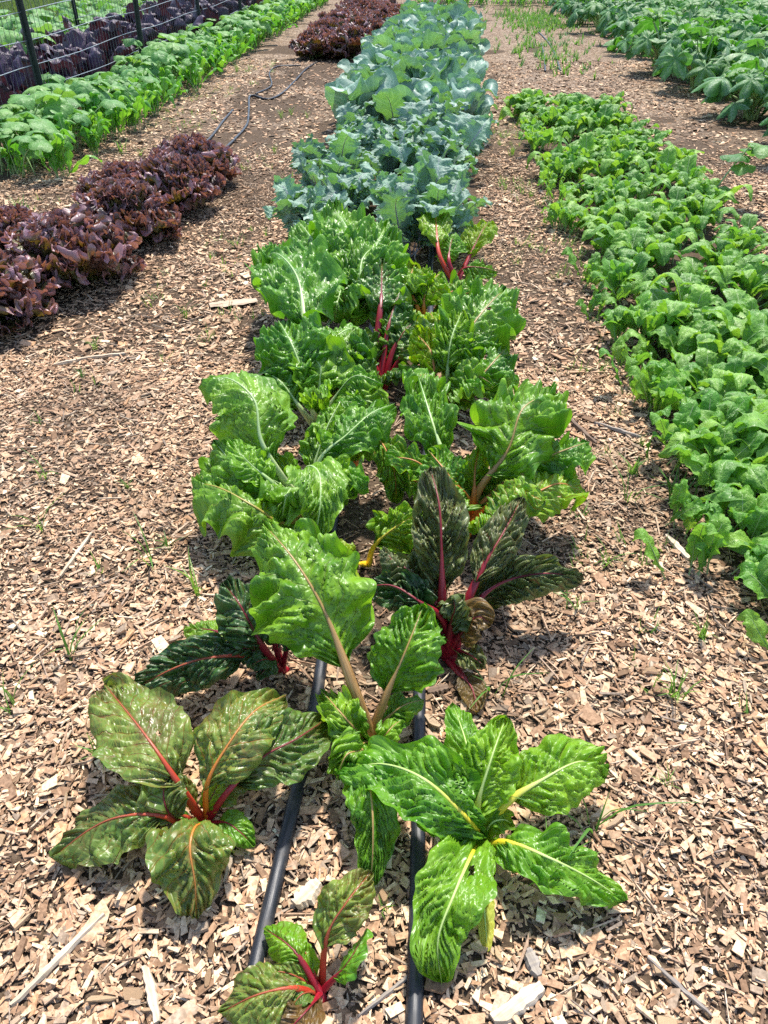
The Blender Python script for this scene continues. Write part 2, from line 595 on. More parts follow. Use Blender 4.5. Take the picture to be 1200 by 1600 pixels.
shapes = [chip_shape(i) for i in range(18)]
cx, cy = scatter(460, 0.30, 1.25)
k = 0
for x, y in zip(cx, cy):
    if k >= 300:
        break
    if soil_mask(x, y) > 0.6:
        continue
    s = float(np.clip(rng.lognormal(math.log(0.024), 0.3), 0.014, 0.042))
    add("wood_chip", shapes[k % 18], ground, (x, y, float(ground_z(x, y)) + rng.uniform(0.006, 0.012)),
        (rng.normal(0, .14), rng.normal(0, .14), rng.uniform(0, 6.28)), s)
    k += 1


# ------------------------------------------------------------------ leaf geometry
def curve(pts, n, sub=24):
    """Catmull-Rom through pts, n samples evenly spaced along its length."""
    p = np.asarray(pts, float)
    p = np.concatenate([[2 * p[0] - p[1]], p, [2 * p[-1] - p[-2]]])
    out = []
    t = np.linspace(0, 1, sub, endpoint=False)[:, None]
    for i in range(1, len(p) - 2):
        a, b, c, d = p[i - 1], p[i], p[i + 1], p[i + 2]
        out.append(0.5 * ((2 * b) + (c - a) * t + (2 * a - 5 * b + 4 * c - d) * t ** 2 + (3 * b - a - 3 * c + d) * t ** 3))
    out.append(p[-2][None])
    out = np.concatenate(out)
    s = np.concatenate([[0], np.cumsum(np.linalg.norm(np.diff(out, axis=0), axis=1))])
    L = s[-1]
    ss = np.linspace(0, L, n) if np.isscalar(n) else np.asarray(n) * L
    return np.stack([np.interp(ss, s, out[:, k]) for k in range(3)], -1), L


def frames(S, hint, roll=0.0, ref=0.6):
    T = np.gradient(S, axis=0)
    T /= np.linalg.norm(T, axis=1)[:, None] + 1e-9
    m = int(ref * (len(S) - 1))
    h = np.asarray(hint, float)
    N = np.zeros_like(S)

    def orth(v, t):
        v = v - t * np.dot(v, t)
        l = np.linalg.norm(v)
        return v / l if l > 1e-6 else np.array([1.0, 0, 0])
    n0 = orth(h, T[m])
    if roll:
        b = np.cross(T[m], n0)
        n0 = n0 * math.cos(roll) + b * math.sin(roll)
    N[m] = n0
    for i in range(m + 1, len(S)):
        N[i] = orth(N[i - 1], T[i])
    for i in range(m - 1, -1, -1):
        N[i] = orth(N[i + 1], T[i])
    return T, N, np.cross(T, N)


def out_chard(u):
    return np.sin(np.pi * np.clip(u, 0, 1) ** 0.82) ** (0.90 - 0.42 * np.clip(u, 0, 1))


def out_oval(u):
    return np.sin(np.pi * u ** 0.95) ** 0.6


def out_collard(u):
    return np.sin(np.pi * u ** 1.05) ** 0.55 * (0.9 + 0.1 * np.cos(9 * u))


def out_kale(u):
    env = np.sin(np.pi * u ** 0.85) ** 0.7
    lob = 0.64 + 0.36 * np.abs(np.cos(np.pi * 4.5 * u + 0.4)) ** 0.7
    return env * lob * (0.86 + 0.14 * np.cos(2 * np.pi * 17 * u))


def out_mustard(u):
    env = (0.16 + 0.84 * smooth(0.12, 0.48, u)) * np.clip(1 - u ** 2.3, 0, 1) ** 0.75
    env = env * np.minimum(1, (u / 0.05) ** 0.5)
    lob = np.where(u < 0.38, 0.62 + 0.38 * np.abs(np.cos(np.pi * 8 * u)), 1.0)
    return env * lob * (0.86 + 0.14 * np.abs(np.cos(np.pi * 10 * u)))


def out_arugula(u):
    env = (0.3 + 0.7 * smooth(0.1, 0.65, u)) * np.clip(1 - u ** 3, 0, 1) ** 0.6 * np.minimum(1, (u / 0.05) ** 0.5)
    return env * (0.30 + 0.70 * np.abs(np.cos(np.pi * 3.6 * u + 0.5)) ** 0.8)


def out_spoon(u):
    return (0.05 + 0.95 * smooth(0.15, 0.55, u)) * np.clip(1 - u ** 4, 0, 1) ** 0.55 * np.minimum(1, (u / 0.05) ** 0.5)


def out_fan(u):
    return 0.22 + 0.78 * smooth(0.0, 0.75, u)


def strip_leaf(pts, b0, width, outline, nu=60, nv=36, hint=(0, 0, 1), roll=0.0, cup=0.0, fold=0.0, ruffle=0.0, rfreq=3.0,
               bul=0.0, bulsize=0.02, quilt=0.0, nveins=9, slope=0.28, seed=0, fan=0.0, edge_noise=0.05, tipfrill=0.0, hole=None):
    s = b0 + (1 - b0) * np.linspace(0, 1, nu)
    full, L = curve(pts, s)
    T, N, B = frames(full, hint, roll)
    u = np.linspace(0, 1, nu)
    v = np.linspace(-1, 1, nv)
    U, V = np.meshgrid(u, v, indexing='ij')
    A = np.abs(V)
    side = (V > 0) * 1.0
    Lb = L * (1 - b0)
    w = outline(U) * width * 0.5
    w = w * (1 + edge_noise * 2 * (vnoise(U * 7 + 3 * side, side * 5 + 0.5, seed) - 0.5) * 2)
    w = w * (1 + 0.5 * edge_noise * np.sin(U * 50 + 9 * side + seed))
    x = V * w
    wm = width * 0.5
    z = cup * wm * A ** 2 + fold * np.abs(x)
    rn = vnoise(U * rfreq * 1.3 + 11 * side, V * 1.5, seed + 4) - 0.5
    rn2 = vnoise(U * rfreq * 3.1 + 5 * side, V * 2.5 + 3, seed + 9) - 0.5
    ramp = A ** 2.2
    z = z + ruffle * ramp * (np.sin(2 * np.pi * rfreq * U + 6 * hash2(side, 3.0, seed)) * 0.6 + rn * 1.6 + rn2 * 1.2)
    du = np.zeros_like(U)
    if tipfrill:
        th = np.arctan2(V, U + 0.05)
        e = np.clip(np.maximum(A ** 3, U ** 5), 0, 1)
        z = z + tipfrill * e * (np.sin(th * 15 + seed) * 0.7 + np.sin(th * 37 + 2 * seed) * 0.75 + rn * 1.4)
        x = x + tipfrill * e * 0.6 * np.cos(th * 31 + seed)
        du = tipfrill * e * 0.7 * np.sin(th * 41 + 1.3 * seed)
    mask = smooth(0.015, 0.18, A) * (1 - A ** 8)
    side_ph = 0.45 * side
    Uw = U + 0.07 * np.sin(np.pi * U) * (vnoise(U * 4 + seed, V * 1.2 + 7 * side, seed + 31) - 0.5) * 2
    ph = (Uw - slope * A ** 0.8) * nveins + side_ph
    fr = ph - np.floor(ph)
    if quilt:
        z = z + quilt * mask * (np.sin(np.pi * fr) ** 0.6 - 0.6)
    if bul:
        wx, wy = x / bulsize, U * Lb / bulsize
        warp = 0.9 * (vnoise(wx * 0.7, wy * 0.7, seed + 12) - 0.5)
        along = A * w / bulsize * 0.62 + warp
        loud = 0.30 + 1.25 * vnoise(wx * 0.35 + 9, wy * 0.35, seed + 21)
        across = ph * (Lb / nveins) / bulsize * 1.05
        z = z + bul * mask * loud * (domes(along + 20 * side, across, seed) - 0.5) * 1.55
        z = z + bul * 0.6 * mask * (domes(along * 2.1 + 20 * side, across * 1.9 + warp, seed + 5) - 0.6)
        z = z + bul * 2.4 * mask * (vnoise(wx * 0.36, wy * 0.36, seed + 6) - 0.5)
    base = full[:, None, :] + B[:, None, :] * x[..., None] + N[:, None, :] * z[..., None]
    if fan:
        du = du - fan * Lb * A ** 2.2 * U
    base = base + T[:, None, :] * du[..., None]
    verts = base.reshape(-1, 3)
    i, j = np.meshgrid(np.arange(nu - 1), np.arange(nv - 1), indexing='ij')
    q = (i * nv + j)
    f = np.stack([q, q + 1, q + nv + 1, q + nv], -1).reshape(-1, 4)
    if hole is not None:
        cu, cv, r = hole
        fu = (i.ravel() + 0.5) / (nu - 1); fv = (j.ravel() + 0.5) / (nv - 1) * 2 - 1
        d = np.hypot((fu - cu) / r, (fv - cv) / (r * 2.2)) + 0.5 * (vnoise(fu * 30, fv * 14, 3) - 0.5)
        f = f[d > 1]
    uv = np.stack([Uw, V * 0.5 + 0.5], -1).reshape(-1, 2)
    uvm = np.stack([U * Lb + seed * 0.37, x + seed * 0.21], -1).reshape(-1, 2)
    return verts, f, uv, uvm, L


def tube(pts, radii, n=24, sides=8, hint=(0, 0, 1), flat=1.0, upto=1.0, offset=0.0, seed=0):
    s = np.linspace(0, upto, n)
    S, L = curve(pts, s)
    T, N, B = frames(S, hint)
    r = np.interp(np.linspace(0, 1, n), np.linspace(0, 1, len(radii)), radii)
    a = np.linspace(0, 2 * np.pi, sides, endpoint=False)
    ring = B[:, None] * (np.cos(a) * 1.0)[None, :, None] * r[:, None, None] + N[:, None] * (np.sin(a) * flat)[None, :, None] * r[:, None, None]
    v = (S[:, None] + ring + N[:, None] * (offset * r)[:, None, None]).reshape(-1, 3)
    f = []
    for i in range(n - 1):
        for j in range(sides):
            f.append([i * sides + j, i * sides + (j + 1) % sides, (i + 1) * sides + (j + 1) % sides, (i + 1) * sides + j])
    f.append(list(range(sides))[::-1])
    f.append([(n - 1) * sides + j for j in range(sides)])
    ss = np.repeat(s * L, sides)
    uv = np.stack([np.repeat(np.linspace(0, 1, n), sides), np.tile(a / 6.2832, n)], -1)
    uvm = np.stack([ss, np.tile(np.abs(a - np.pi) * 0.02, n) + seed * .1], -1)
    return v, f, uv, uvm


def polar_leaf(R, lobes=7, depth=0.4, serr=0.06, cup=0.1, nr=9, nt=64, seed=0, notch=0.5, wave=0.06):
    """A palmate blade in its own plane, attached at the origin, main lobe along +Y."""
    th = np.linspace(-np.pi, np.pi, nt)
    rad = 1 - depth * (1 - np.abs(np.cos(th * lobes / 2 * 0.93)) ** 0.8)
    rad *= (0.80 + 0.20 * np.cos(th * 0.9))
    rad *= 1 + serr * np.sin(th * 31 + seed) + serr * (vnoise(th * 5, th * 0 + seed, seed) - 0.5) * 2
    rad *= 1 - notch * smooth(2.7, 3.14, np.abs(th))
    r = np.linspace(0, 1, nr) ** 0.8
    RR, TH = np.meshgrid(r, th, indexing='ij')
    d = RR * rad[None] * R
    X, Y = np.sin(TH) * d, np.cos(TH) * d
    veinfold = np.abs(np.cos(TH * lobes / 2 * 0.93))
    Z = cup * R * RR ** 2 - 0.30 * R * RR ** 3 * (0.5 + vnoise(TH * 1.2 + 9, TH * 0 + seed * 3, seed + 2)) + 0.10 * R * RR * (1 - veinfold) - wave * R * RR ** 2 * np.sin(TH * 4 + seed) \
        + 0.05 * R * (vnoise(X / R * 5, Y / R * 5, seed) - .5)
    v = np.stack([X, Y, Z], -1).reshape(-1, 3)
    i, j = np.meshgrid(np.arange(nr - 1), np.arange(nt - 1), indexing='ij')
    q = i * nt + j
    f = np.stack([q, q + nt, q + nt + 1, q + 1], -1).reshape(-1, 4)
    uv = np.stack([RR, (TH * 0.93 / (2 * np.pi)) + 0.5 / lobes * 0], -1).reshape(-1, 2)
    uvm = np.stack([X + seed * .3, Y + seed * .2], -1).reshape(-1, 2)
    return v, f, uv, uvm


def join(parts):
    V, F, UV, UM, FM, off = [], [], [], [], [], 0
    for k, (v, f, uv, um) in enumerate(parts):
        V.append(v); UV.append(uv); UM.append(um)
        for a in f:
            F.append([int(i) + off for i in a]); FM.append(k)
        off += len(v)
    return np.concatenate(V), F, np.concatenate(UV), np.concatenate(UM), FM


# ------------------------------------------------------------------ chard
STEMS = {   # two tones of the stalk, then the rib on the blade
    'white': ((0.42, 0.52, 0.20), (0.56, 0.62, 0.34), (0.36, 0.50, 0.20)), 'yellow': ((0.66, 0.52, 0.015), (0.74, 0.62, 0.04), (0.42, 0.54, 0.17)),
    'gold': ((0.76, 0.48, 0.01), (0.80, 0.56, 0.04), (0.48, 0.40, 0.05)), 'ochre': ((0.40, 0.30, 0.05), (0.50, 0.38, 0.08), (0.34, 0.27, 0.05)),
    'orange': ((0.66, 0.16, 0.015), (0.76, 0.26, 0.03), (0.48, 0.19, 0.04)),
    'tan': ((0.36, 0.17, 0.05), (0.50, 0.29, 0.11), (0.36, 0.23, 0.08)), 'red': ((0.26, 0.007, 0.018), (0.38, 0.016, 0.032), (0.19, 0.016, 0.022)),
    'scarlet': ((0.42, 0.028, 0.016), (0.52, 0.07, 0.024), (0.34, 0.075, 0.03)),
}
LEAFC = {   # base, second tone, roughness, translucency
    'green': ((0.072, 0.220, 0.008), (0.190, 0.390, 0.020), 0.36, 0.32),
    'deep': ((0.050, 0.150, 0.014), (0.100, 0.230, 0.024), 0.32, 0.25),
    'lime': ((0.120, 0.300, 0.010), (0.215, 0.420, 0.022), 0.34, 0.36),
    'glow': ((0.170, 0.330, 0.010), (0.230, 0.380, 0.015), 0.42, 0.45),
    'bronze': ((0.090, 0.180, 0.022), (0.175, 0.270, 0.045), 0.34, 0.30),
    'dark': ((0.028, 0.088, 0.022), (0.055, 0.135, 0.030), 0.34, 0.18),
    'purple': ((0.070, 0.100, 0.028), (0.140, 0.180, 0.050), 0.38, 0.22),
    'olive': ((0.090, 0.140, 0.034), (0.135, 0.185, 0.052), 0.38, 0.20),
    'spent': ((0.42, 0.42, 0.04), (0.32, 0.38, 0.05), 0.5, 0.30),
    'rust': ((0.11, 0.075, 0.025), (0.20, 0.12, 0.03), 0.4, 0.30),
}
VEINS = {'white': (0.22, 0.36, 0.09), 'yellow': (0.26, 0.42, 0.07), 'gold': (0.5, 0.42, 0.02), 'ochre': (0.22, 0.28, 0.05), 'orange': (0.34, 0.13, 0.03),
         'tan': (0.16, 0.22, 0.05), 'red': (0.15, 0.014, 0.02), 'scarlet': (0.21, 0.035, 0.02)}


def chard_mat(c, st):
    b1, b2, ro, tr = LEAFC[c]
    blotch = None
    if c == 'bronze':
        blotch = ((0.125, 0.10, 0.038), 0.4)
    return leaf_material("chard_leaf_%s_%s" % (c, st), b1, b2, VEINS[st], n=8, slope=0.30, vw=0.075, vstr=0.62,
                         rough=ro, trans=tr, bscale=34, bstr=0.5, bdist=0.006, fine=0.16 if c != 'bronze' else 0.26, var=0.3, blotch=blotch, spec=0.6)


leaf_no = [0]


def chard_leaf(plant, origin, pts_px, b0, wpx, c, st, bul=1.0, cup=-0.12, ruffle=1.0, roll=0.0, hint=(0, -0.30, 1.0), stem=1.0, hole=None, rf=2.6, edge=.12, width=None, res=1.0):
    leaf_no[0] += 1
    sd = leaf_no[0]
    r = np.random.default_rng(sd)
    base = np.array([r.normal(0, .006), r.normal(0, .006), -0.005])
    pts = [base]
    world_pts = [P(*p) for p in pts_px] if width is None else pts_px
    for w in world_pts:
        pts.append(w - origin)
    width = width or wpx * 0.88 * px_size(world_pts[len(world_pts) // 2])
    b0 = b0 + 0.05
    if hole is None and r.random() < .4:
        hole = (r.uniform(.25, .85), r.uniform(-.8, .8), r.uniform(.012, .024))
    # a living leaf is never straight or flat: bow the spine sideways, bend the halves unevenly
    side = np.cross(pts[-1] - pts[0], (0, 0, 1.0)); side /= np.linalg.norm(side) + 1e-6
    for q in range(1, len(pts) - 1):
        pts[q] = pts[q] + side * r.normal(0, .028) * width
    v, f, uv, um, L = strip_leaf(pts, b0, width * 1.06, out_chard, nu=int(74 * res), nv=int(44 * res), hint=hint, roll=roll + r.normal(0, .16), cup=cup - (.14 if bul > 1 else 0) + r.normal(0, .12), fold=r.uniform(-.15, .25),
                                 ruffle=(0.25 if bul > 1 else 0.17) * width * ruffle, rfreq=rf + (2.2 if bul > 1 else 0) + r.uniform(-.6, 1.4),
                                 bul=0.0122 * bul * min(1.2, width / 0.10), bulsize=0.012 + 0.065 * width, quilt=0.0018 * bul, nveins=8, slope=0.30,
                                 seed=sd, edge_noise=edge, hole=hole)
    lf = add("leaf", mesh_from("leaf", v, f, [chard_mat(c, st)], uv, um), plant)
    r0 = (0.0058 + 0.026 * width) * stem
    ss = np.array([0, b0 * .5, b0, b0 + .12, .55, .8, .95])
    rad = np.interp(np.linspace(0, .95, 20), ss, r0 * np.array([1.35, 1.1, .85, .46, .26, .15, .05]))
    sv, sf, suv, sum_ = tube(pts, rad, n=36, sides=8, hint=hint, flat=0.62, upto=0.95, offset=0.3, seed=sd)
    add("stem", mesh_from("stem", sv, sf, [stem_material("chard_stem_" + st, *STEMS[st])], suv, sum_), lf)
    return lf


def chard(basepx, label, leaves, st, c, bul=1.0, wscale=1.0, **kw):
    o = P(*basepx, 0.0)
    o[2] = float(ground_z(o[0], o[1]))
    plant = thing("chard_plant", label, "chard", o, "chard plants in the middle bed")
    for spec in leaves:
        d = dict(c=c, st=st, bul=bul, **kw)
        d.update(spec[3] if len(spec) > 3 else {})
        chard_leaf(plant, o, spec[0], spec[1], spec[2] * wscale, **d)
    if len(leaves) >= 5:
        # younger leaves rising from the heart
        fr_ = np.random.default_rng(int(basepx[0] * 3 + basepx[1]))
        far = [P(*spec[0][-1]) - o for spec in leaves]
        reach = float(np.median([np.linalg.norm(q) for q in far]))
        back = basepx[1] < 850
        for q in range(9 if back else 4):
            a = fr_.uniform(0, 6.28); L_ = reach * (fr_.uniform(.5, .95) if back else fr_.uniform(.42, .68)); up = fr_.uniform(.55, .95)
            dirv = np.array([math.cos(a), math.sin(a), 0])
            pts = [o + dirv * L_ * .22 + np.array([0, 0, L_ * up * .5]), o + dirv * L_ * .5 + np.array([0, 0, L_ * up * .9]), o + dirv * L_ * .85 + np.array([0, 0, L_ * up * fr_.uniform(.8, 1.1)])]
            d = dict(c=c if q % 2 else ('lime' if c in ('green', 'bronze', 'lime') else c), st=st, bul=bul, **kw)
            chard_leaf(plant, o, pts, .30, None, width=L_ * fr_.uniform(.34, .5), res=.75, **d)
    return plant


chard((500, 1550), "small chard with scarlet stems growing between the two black tubes, closest to the camera", [
    (((512, 1465, .09), (540, 1410, .13), (580, 1362, .125)), .34, 100, dict(c='bronze', bul=.8)),
    (((455, 1538, .06), (400, 1560, .07), (346, 1582, .03)), .30, 112, dict(c='bronze')),
    (((475, 1505, .05), (450, 1475, .06), (412, 1450, .04)), .42, 78, dict(c='lime', st='red')),
    (((530, 1520, .06), (552, 1495, .09), (574, 1450, .10)), .35, 62, dict(c='lime', roll=-0.9, st='red')),
    (((480, 1520, .04), (465, 1505, .05), (452, 1490, .04)), .3, 46, dict(c='lime', st='red')),
    (((482, 1578, .05), (458, 1606, .05), (430, 1640, .02)), .2, 74, dict(c='rust', st='red')),
], 'scarlet', 'bronze', .7, wscale=.88, edge=.06, ruffle=.7, stem=.72)

chard((752, 1314), "bright lime green chard with yellow stems, a leaf with a torn hole, beside the tube", [
    (((735, 1283, .10), (665, 1218, .16), (595, 1192, .13), (536, 1208, .07)), .12, 150, dict(cup=-.2)),
    (((748, 1262, .1), (770, 1190, .17), (790, 1122, .19)), .30, 120),
    (((735, 1240, .1), (728, 1170, .15), (708, 1100, .15)), .38, 84),
    (((790, 1268, .09), (850, 1218, .13), (905, 1187, .13), (950, 1204, .08)), .30, 130, dict(cup=-.25)),
    (((795, 1318, .08), (860, 1340, .10), (925, 1372, .07), (974, 1407, .03)), .20, 115, dict(cup=-.3)),
    (((738, 1340, .09), (712, 1400, .11), (690, 1470, .08), (690, 1540, .02)), .10, 140, dict(hole=(.34, -.22, .045))),
    (((752, 1360, .03), (755, 1420, .025), (762, 1487, .012)), .35, 40, dict(c='spent', bul=.3, ruffle=.4)),
    (((765, 1290, .07), (785, 1280, .08), (802, 1288, .06)), .3, 52, dict(c='glow')),
], 'yellow', 'lime', 1.0, wscale=.9, edge=.08, ruffle=1.0)

chard((318, 1290), "bronze green chard with orange and red ribs, broad leaves spread flat over chips", [
    (((275, 1225, .12), (225, 1150, .17), (163, 1068, .14)), .25, 178),
    (((325, 1225, .11), (360, 1160, .17), (400, 1110, .18), (448, 1085, .15)), .24, 135, dict(st='orange')),
    (((355, 1235, .10), (410, 1185, .14), (460, 1150, .14), (512, 1122, .10)), .30, 135, dict(st='red')),
    (((255, 1275, .09), (190, 1275, .10), (140, 1300, .07), (82, 1340, .03)), .26, 145, dict(st='scarlet', cup=-.25)),
    (((305, 1292, .1), (301, 1325, .115), (303, 1380, .08), (307, 1434, .03)), .08, 172, dict(st='orange')),
    (((270, 1275, .08), (255, 1240, .12), (268, 1192, .13)), .36, 88, dict(st='red')),
    (((350, 1285, .05), (375, 1300, .05), (397, 1322, .03)), .3, 62, dict(c='lime', st='red')),
    (((325, 1260, .06), (335, 1235, .08), (345, 1212, .09)), .3, 44, dict(c='lime', st='red')),
], 'scarlet', 'bronze', .7, wscale=.88, edge=.06, ruffle=.7, stem=.72)

chard((442, 1048), "dark green chard with glossy leaves and red stems, one leaf stretched over the chips", [
    (((400, 1028, .07), (330, 1030, .12), (270, 1045, .11), (206, 1080, .05)), .24, 96, dict(st='scarlet', cup=-.25)),
    (((408, 1005, .12), (375, 950, .19), (352, 913, .2)), .36, 102),
    (((432, 1000, .08), (432, 968, .13), (422, 940, .14)), .35, 58),
    (((390, 1010, .06), (330, 985, .07), (288, 985, .04)), .5, 56, dict(c='green')),
    (((450, 1010, .08), (462, 985, .12), (470, 960, .13)), .4, 50),
], 'red', 'dark', 1.2, edge=.05, ruffle=.5)

chard((575, 1160), "large green chard with thick tan stems leaning between the two black tubes", [
    (((548, 1080, .13), (505, 960, .26), (460, 880, .32), (412, 818, .33)), .30, 200, dict(bul=1.2)),
    (((602, 1085, .10), (635, 1015, .18), (662, 945, .22)), .33, 125, dict(c='green', st='tan')),
    (((555, 1140, .09), (530, 1110, .13), (500, 1076, .11)), .15, 68, dict(bul=1.4)),
    (((560, 1172, .08), (538, 1180, .11), (524, 1225, .06)), .15, 78, dict(bul=1.4)),
    (((578, 1200, .10), (582, 1260, .12), (580, 1330, .08), (578, 1390, .02)), .12, 98, dict(cup=-.25)),
    (((600, 1150, .06), (615, 1135, .07), (632, 1122, .06)), .2, 44, dict(bul=1.2)),
], 'tan', 'green', 1.0)

chard((703, 1022), "dark bronze chard with deeply puckered leaves and crimson stems", [
    (((693, 960, .10), (690, 870, .22), (684, 790, .30), (672, 730, .33)), .30, 98),
    (((730, 960, .09), (780, 915, .15), (850, 895, .17), (914, 905, .14)), .26, 84, dict(c='olive', cup=-.3)),
    (((720, 960, .10), (755, 885, .19), (785, 830, .23), (814, 780, .24)), .38, 74),
    (((690, 970, .1), (655, 940, .16), (610, 915, .17), (560, 920, .13)), .3, 84, dict(c='dark')),
    (((685, 965, .09), (660, 910, .15), (620, 880, .17), (592, 882, .15)), .33, 96, dict(c='olive')),
    (((680, 950, .1), (630, 895, .16), (598, 856, .18)), .6, 50),
    (((720, 990, .08), (745, 962, .13), (768, 975, .12)), .35, 80, dict(c='rust', bul=.6)),
    (((715, 1050, .02), (735, 1075, .03), (746, 1112, .02)), .4, 50, dict(c='rust', bul=.4)),
    (((705, 975, .1), (712, 950, .15), (705, 930, .17)), .4, 70, dict(c='olive')),
    (((690, 990, .07), (668, 975, .11), (650, 990, .1)), .35, 66, dict(c='green', st='red')),
], 'red', 'purple', 1.9, wscale=.95, edge=.05, ruffle=.5, stem=1.3)

chard((478, 802), "big crinkled green chard with pale ribs spilling over the wood chips", [
    (((440, 745, .14), (405, 690, .24), (395, 625, .32), (352, 590, .34), (310, 606, .30)), .28, 150, dict(bul=1.0)),
    (((440, 815, .10), (400, 790, .16), (345, 765, .18), (304, 754, .14)), .14, 138, dict(st='ochre')),
    (((478, 735, .22), (498, 738, .27), (502, 790, .24), (492, 842, .17)), .32, 98, dict(c='green', bul=.8)),
    (((500, 720, .18), (540, 680, .24), (580, 645, .27), (617, 630, .25)), .3, 95, dict(bul=1.2)),
    (((430, 760, .15), (385, 720, .22), (360, 688, .25)), .5, 66, dict(c='lime', bul=.6)),
    (((430, 765, .14), (370, 730, .2), (335, 690, .2)), .3, 125),
    (((492, 760, .16), (512, 742, .21), (535, 745, .21), (550, 775, .15)), .3, 90, dict(c='lime', bul=.8)),
    (((472, 775, .12), (455, 765, .17), (445, 785, .17), (440, 815, .12)), .3, 95),
], 'white', 'green', 1.2)

chard((550, 745), "narrow leaf green chard with an orange stem arching over bare soil", [
    (((562, 700, .14), (592, 688, .2), (616, 735, .17), (619, 788, .08)), .3, 66, dict(bul=1.5)),
    (((548, 705, .12), (540, 690, .17), (530, 705, .16)), .35, 66),
], 'orange', 'green', 1.3)

chard((497, 670), "tall crinkled green chard with thick pale green stems", [
    (((500, 600, .14), (510, 545, .22), (545, 512, .25), (585, 538, .20)), .33, 125),
    (((488, 590, .15), (478, 500, .28), (460, 430, .36), (425, 395, .36), (402, 424, .30)), .33, 140),
    (((470, 640, .1), (440, 600, .17), (412, 578, .19)), .35, 105),
    (((498, 605, .14), (500, 570, .2), (468, 548, .22)), .35, 105, dict(c='lime', bul=.7)),
    (((480, 600, .15), (455, 540, .25), (435, 500, .28)), .3, 130),
], 'white', 'green', 1.4)

chard((527, 655), "dark leaved chard with a tan stem behind the arching leaf", [
    (((531, 600, .13), (535, 555, .2), (552, 515, .22)), .3, 95, dict(c='deep')),
    (((538, 610, .12), (560, 580, .17), (575, 560, .19)), .35, 80, dict(c='deep')),
    (((515, 600, .13), (505, 570, .18), (500, 550, .2)), .35, 75, dict(c='deep')),
], 'tan', 'deep', 1.2)

chard((545, 522), "mounded pale crinkled chard just in front of the blue green kale", [
    (((530, 450, .2), (500, 390, .3), (468, 346, .34)), .28, 125), (((550, 440, .2), (545, 370, .33), (520, 322, .38)), .28, 125),
    (((565, 450, .2), (590, 390, .3), (603, 352, .33)), .28, 120), (((510, 480, .15), (450, 420, .25), (420, 378, .28)), .28, 110),
    (((542, 470, .2), (534, 452, .25), (528, 478, .22), (524, 505, .15)), .3, 100), (((575, 470, .18), (600, 442, .25), (620, 442, .24), (634, 462, .19)), .3, 95),
    (((522, 470, .2), (495, 440, .26), (472, 442, .25), (455, 465, .19)), .3, 100), (((562, 450, .22), (566, 405, .3), (582, 385, .31), (600, 395, .27)), .3, 100),
], 'white', 'green', 1.7)

chard((598, 610), "chard with vivid crimson stems standing upright in the middle of the bed", [
    (((593, 530, .14), (592, 470, .24), (597, 410, .29)), .45, 95, dict(c='deep', stem=1.15)),
    (((625, 560, .09), (650, 525, .16), (670, 503, .2)), .45, 85, dict(c='glow', stem=1.5)),
    (((590, 580, .08), (572, 545, .14), (553, 518, .17)), .4, 75, dict(c='deep')),
    (((612, 560, .1), (622, 525, .16), (640, 498, .19)), .4, 88, dict(c='lime')),
    (((600, 560, .1), (612, 500, .2), (625, 455, .25)), .45, 80, dict(c='deep')),
], 'red', 'deep', 1.1)

chard((728, 834), "vigorous green chard with forked bright orange stems", [
    (((752, 770, .14), (785, 700, .25), (820, 640, .33), (864, 613, .32)), .33, 165, dict(st='tan', bul=1.3, stem=.85)),
    (((765, 785, .11), (825, 772, .18), (875, 755, .2), (917, 772, .15)), .46, 92, dict(c='lime', bul=.6, ruffle=1.6)),
    (((718, 775, .14), (700, 740, .2), (668, 702, .22)), .46, 86, dict(c='lime', bul=.7)),
    (((785, 760, .13), (850, 720, .22), (895, 697, .25), (922, 690, .24)), .33, 108, dict(st='tan', bul=1.3)),
    (((712, 770, .12), (690, 690, .22), (670, 630, .27), (654, 588, .28)), .33, 82, dict(st='white', bul=1.5)),
    (((735, 780, .12), (745, 735, .18), (748, 700, .2)), .4, 70, dict(c='glow')),
    (((732, 785, .12), (722, 765, .17), (705, 758, .19), (690, 768, .16)), .4, 75, dict(c='green')),
    (((750, 790, .1), (790, 750, .17), (810, 735, .18)), .4, 90, dict(c='green')),
], 'orange', 'green', 1.2, stem=1.35)

chard((695, 648), "green chard with tan ribs standing beside the tube behind the orange stemmed one", [
    (((715, 580, .15), (740, 520, .25), (772, 466, .31), (788, 456, .30)), .33, 125), (((680, 590, .14), (672, 550, .2), (648, 518, .23)), .4, 70, dict(c='glow', st='orange')),
    (((700, 580, .16), (705, 530, .25), (722, 486, .3)), .33, 72, dict(st='white')), (((730, 610, .12), (765, 570, .19), (792, 542, .2)), .3, 112),
    (((708, 600, .13), (728, 578, .18), (748, 580, .18), (762, 600, .13)), .3, 90),
], 'tan', 'green', 1.4)

chard((665, 527), "low chard with a dark purple tinged leaf reaching over the mulch", [
    (((690, 500, .1), (740, 485, .15), (794, 480, .14)), .25, 60, dict(c='dark', st='red')), (((650, 480, .14), (640, 445, .2), (648, 412, .23)), .35, 80, dict(c='glow', st='orange')),
    (((690, 470, .14), (720, 450, .18), (755, 448, .17)), .3, 82), (((660, 480, .14), (668, 445, .2), (690, 425, .22)), .35, 78, dict(c='lime')),
    (((700, 480, .12), (735, 465, .16), (770, 462, .15)), .3, 80),
], 'orange', 'green', 1.3)

chard((712, 444), "upright yellow green chard with a red rib in front of the kale", [
    (((735, 395, .1), (752, 365, .16), (764, 345, .18)), .33, 68, dict(c='glow')), (((690, 400, .12), (682, 355, .2), (680, 314, .24)), .3, 75, dict(c='lime', st='scarlet')),
    (((725, 420, .08), (750, 418, .1), (778, 424, .08)), .3, 66, dict(c='green')), (((700, 410, .1), (705, 380, .15), (712, 365, .17)), .35, 70, dict(c='lime')),
], 'red', 'lime', .9, wscale=.78)

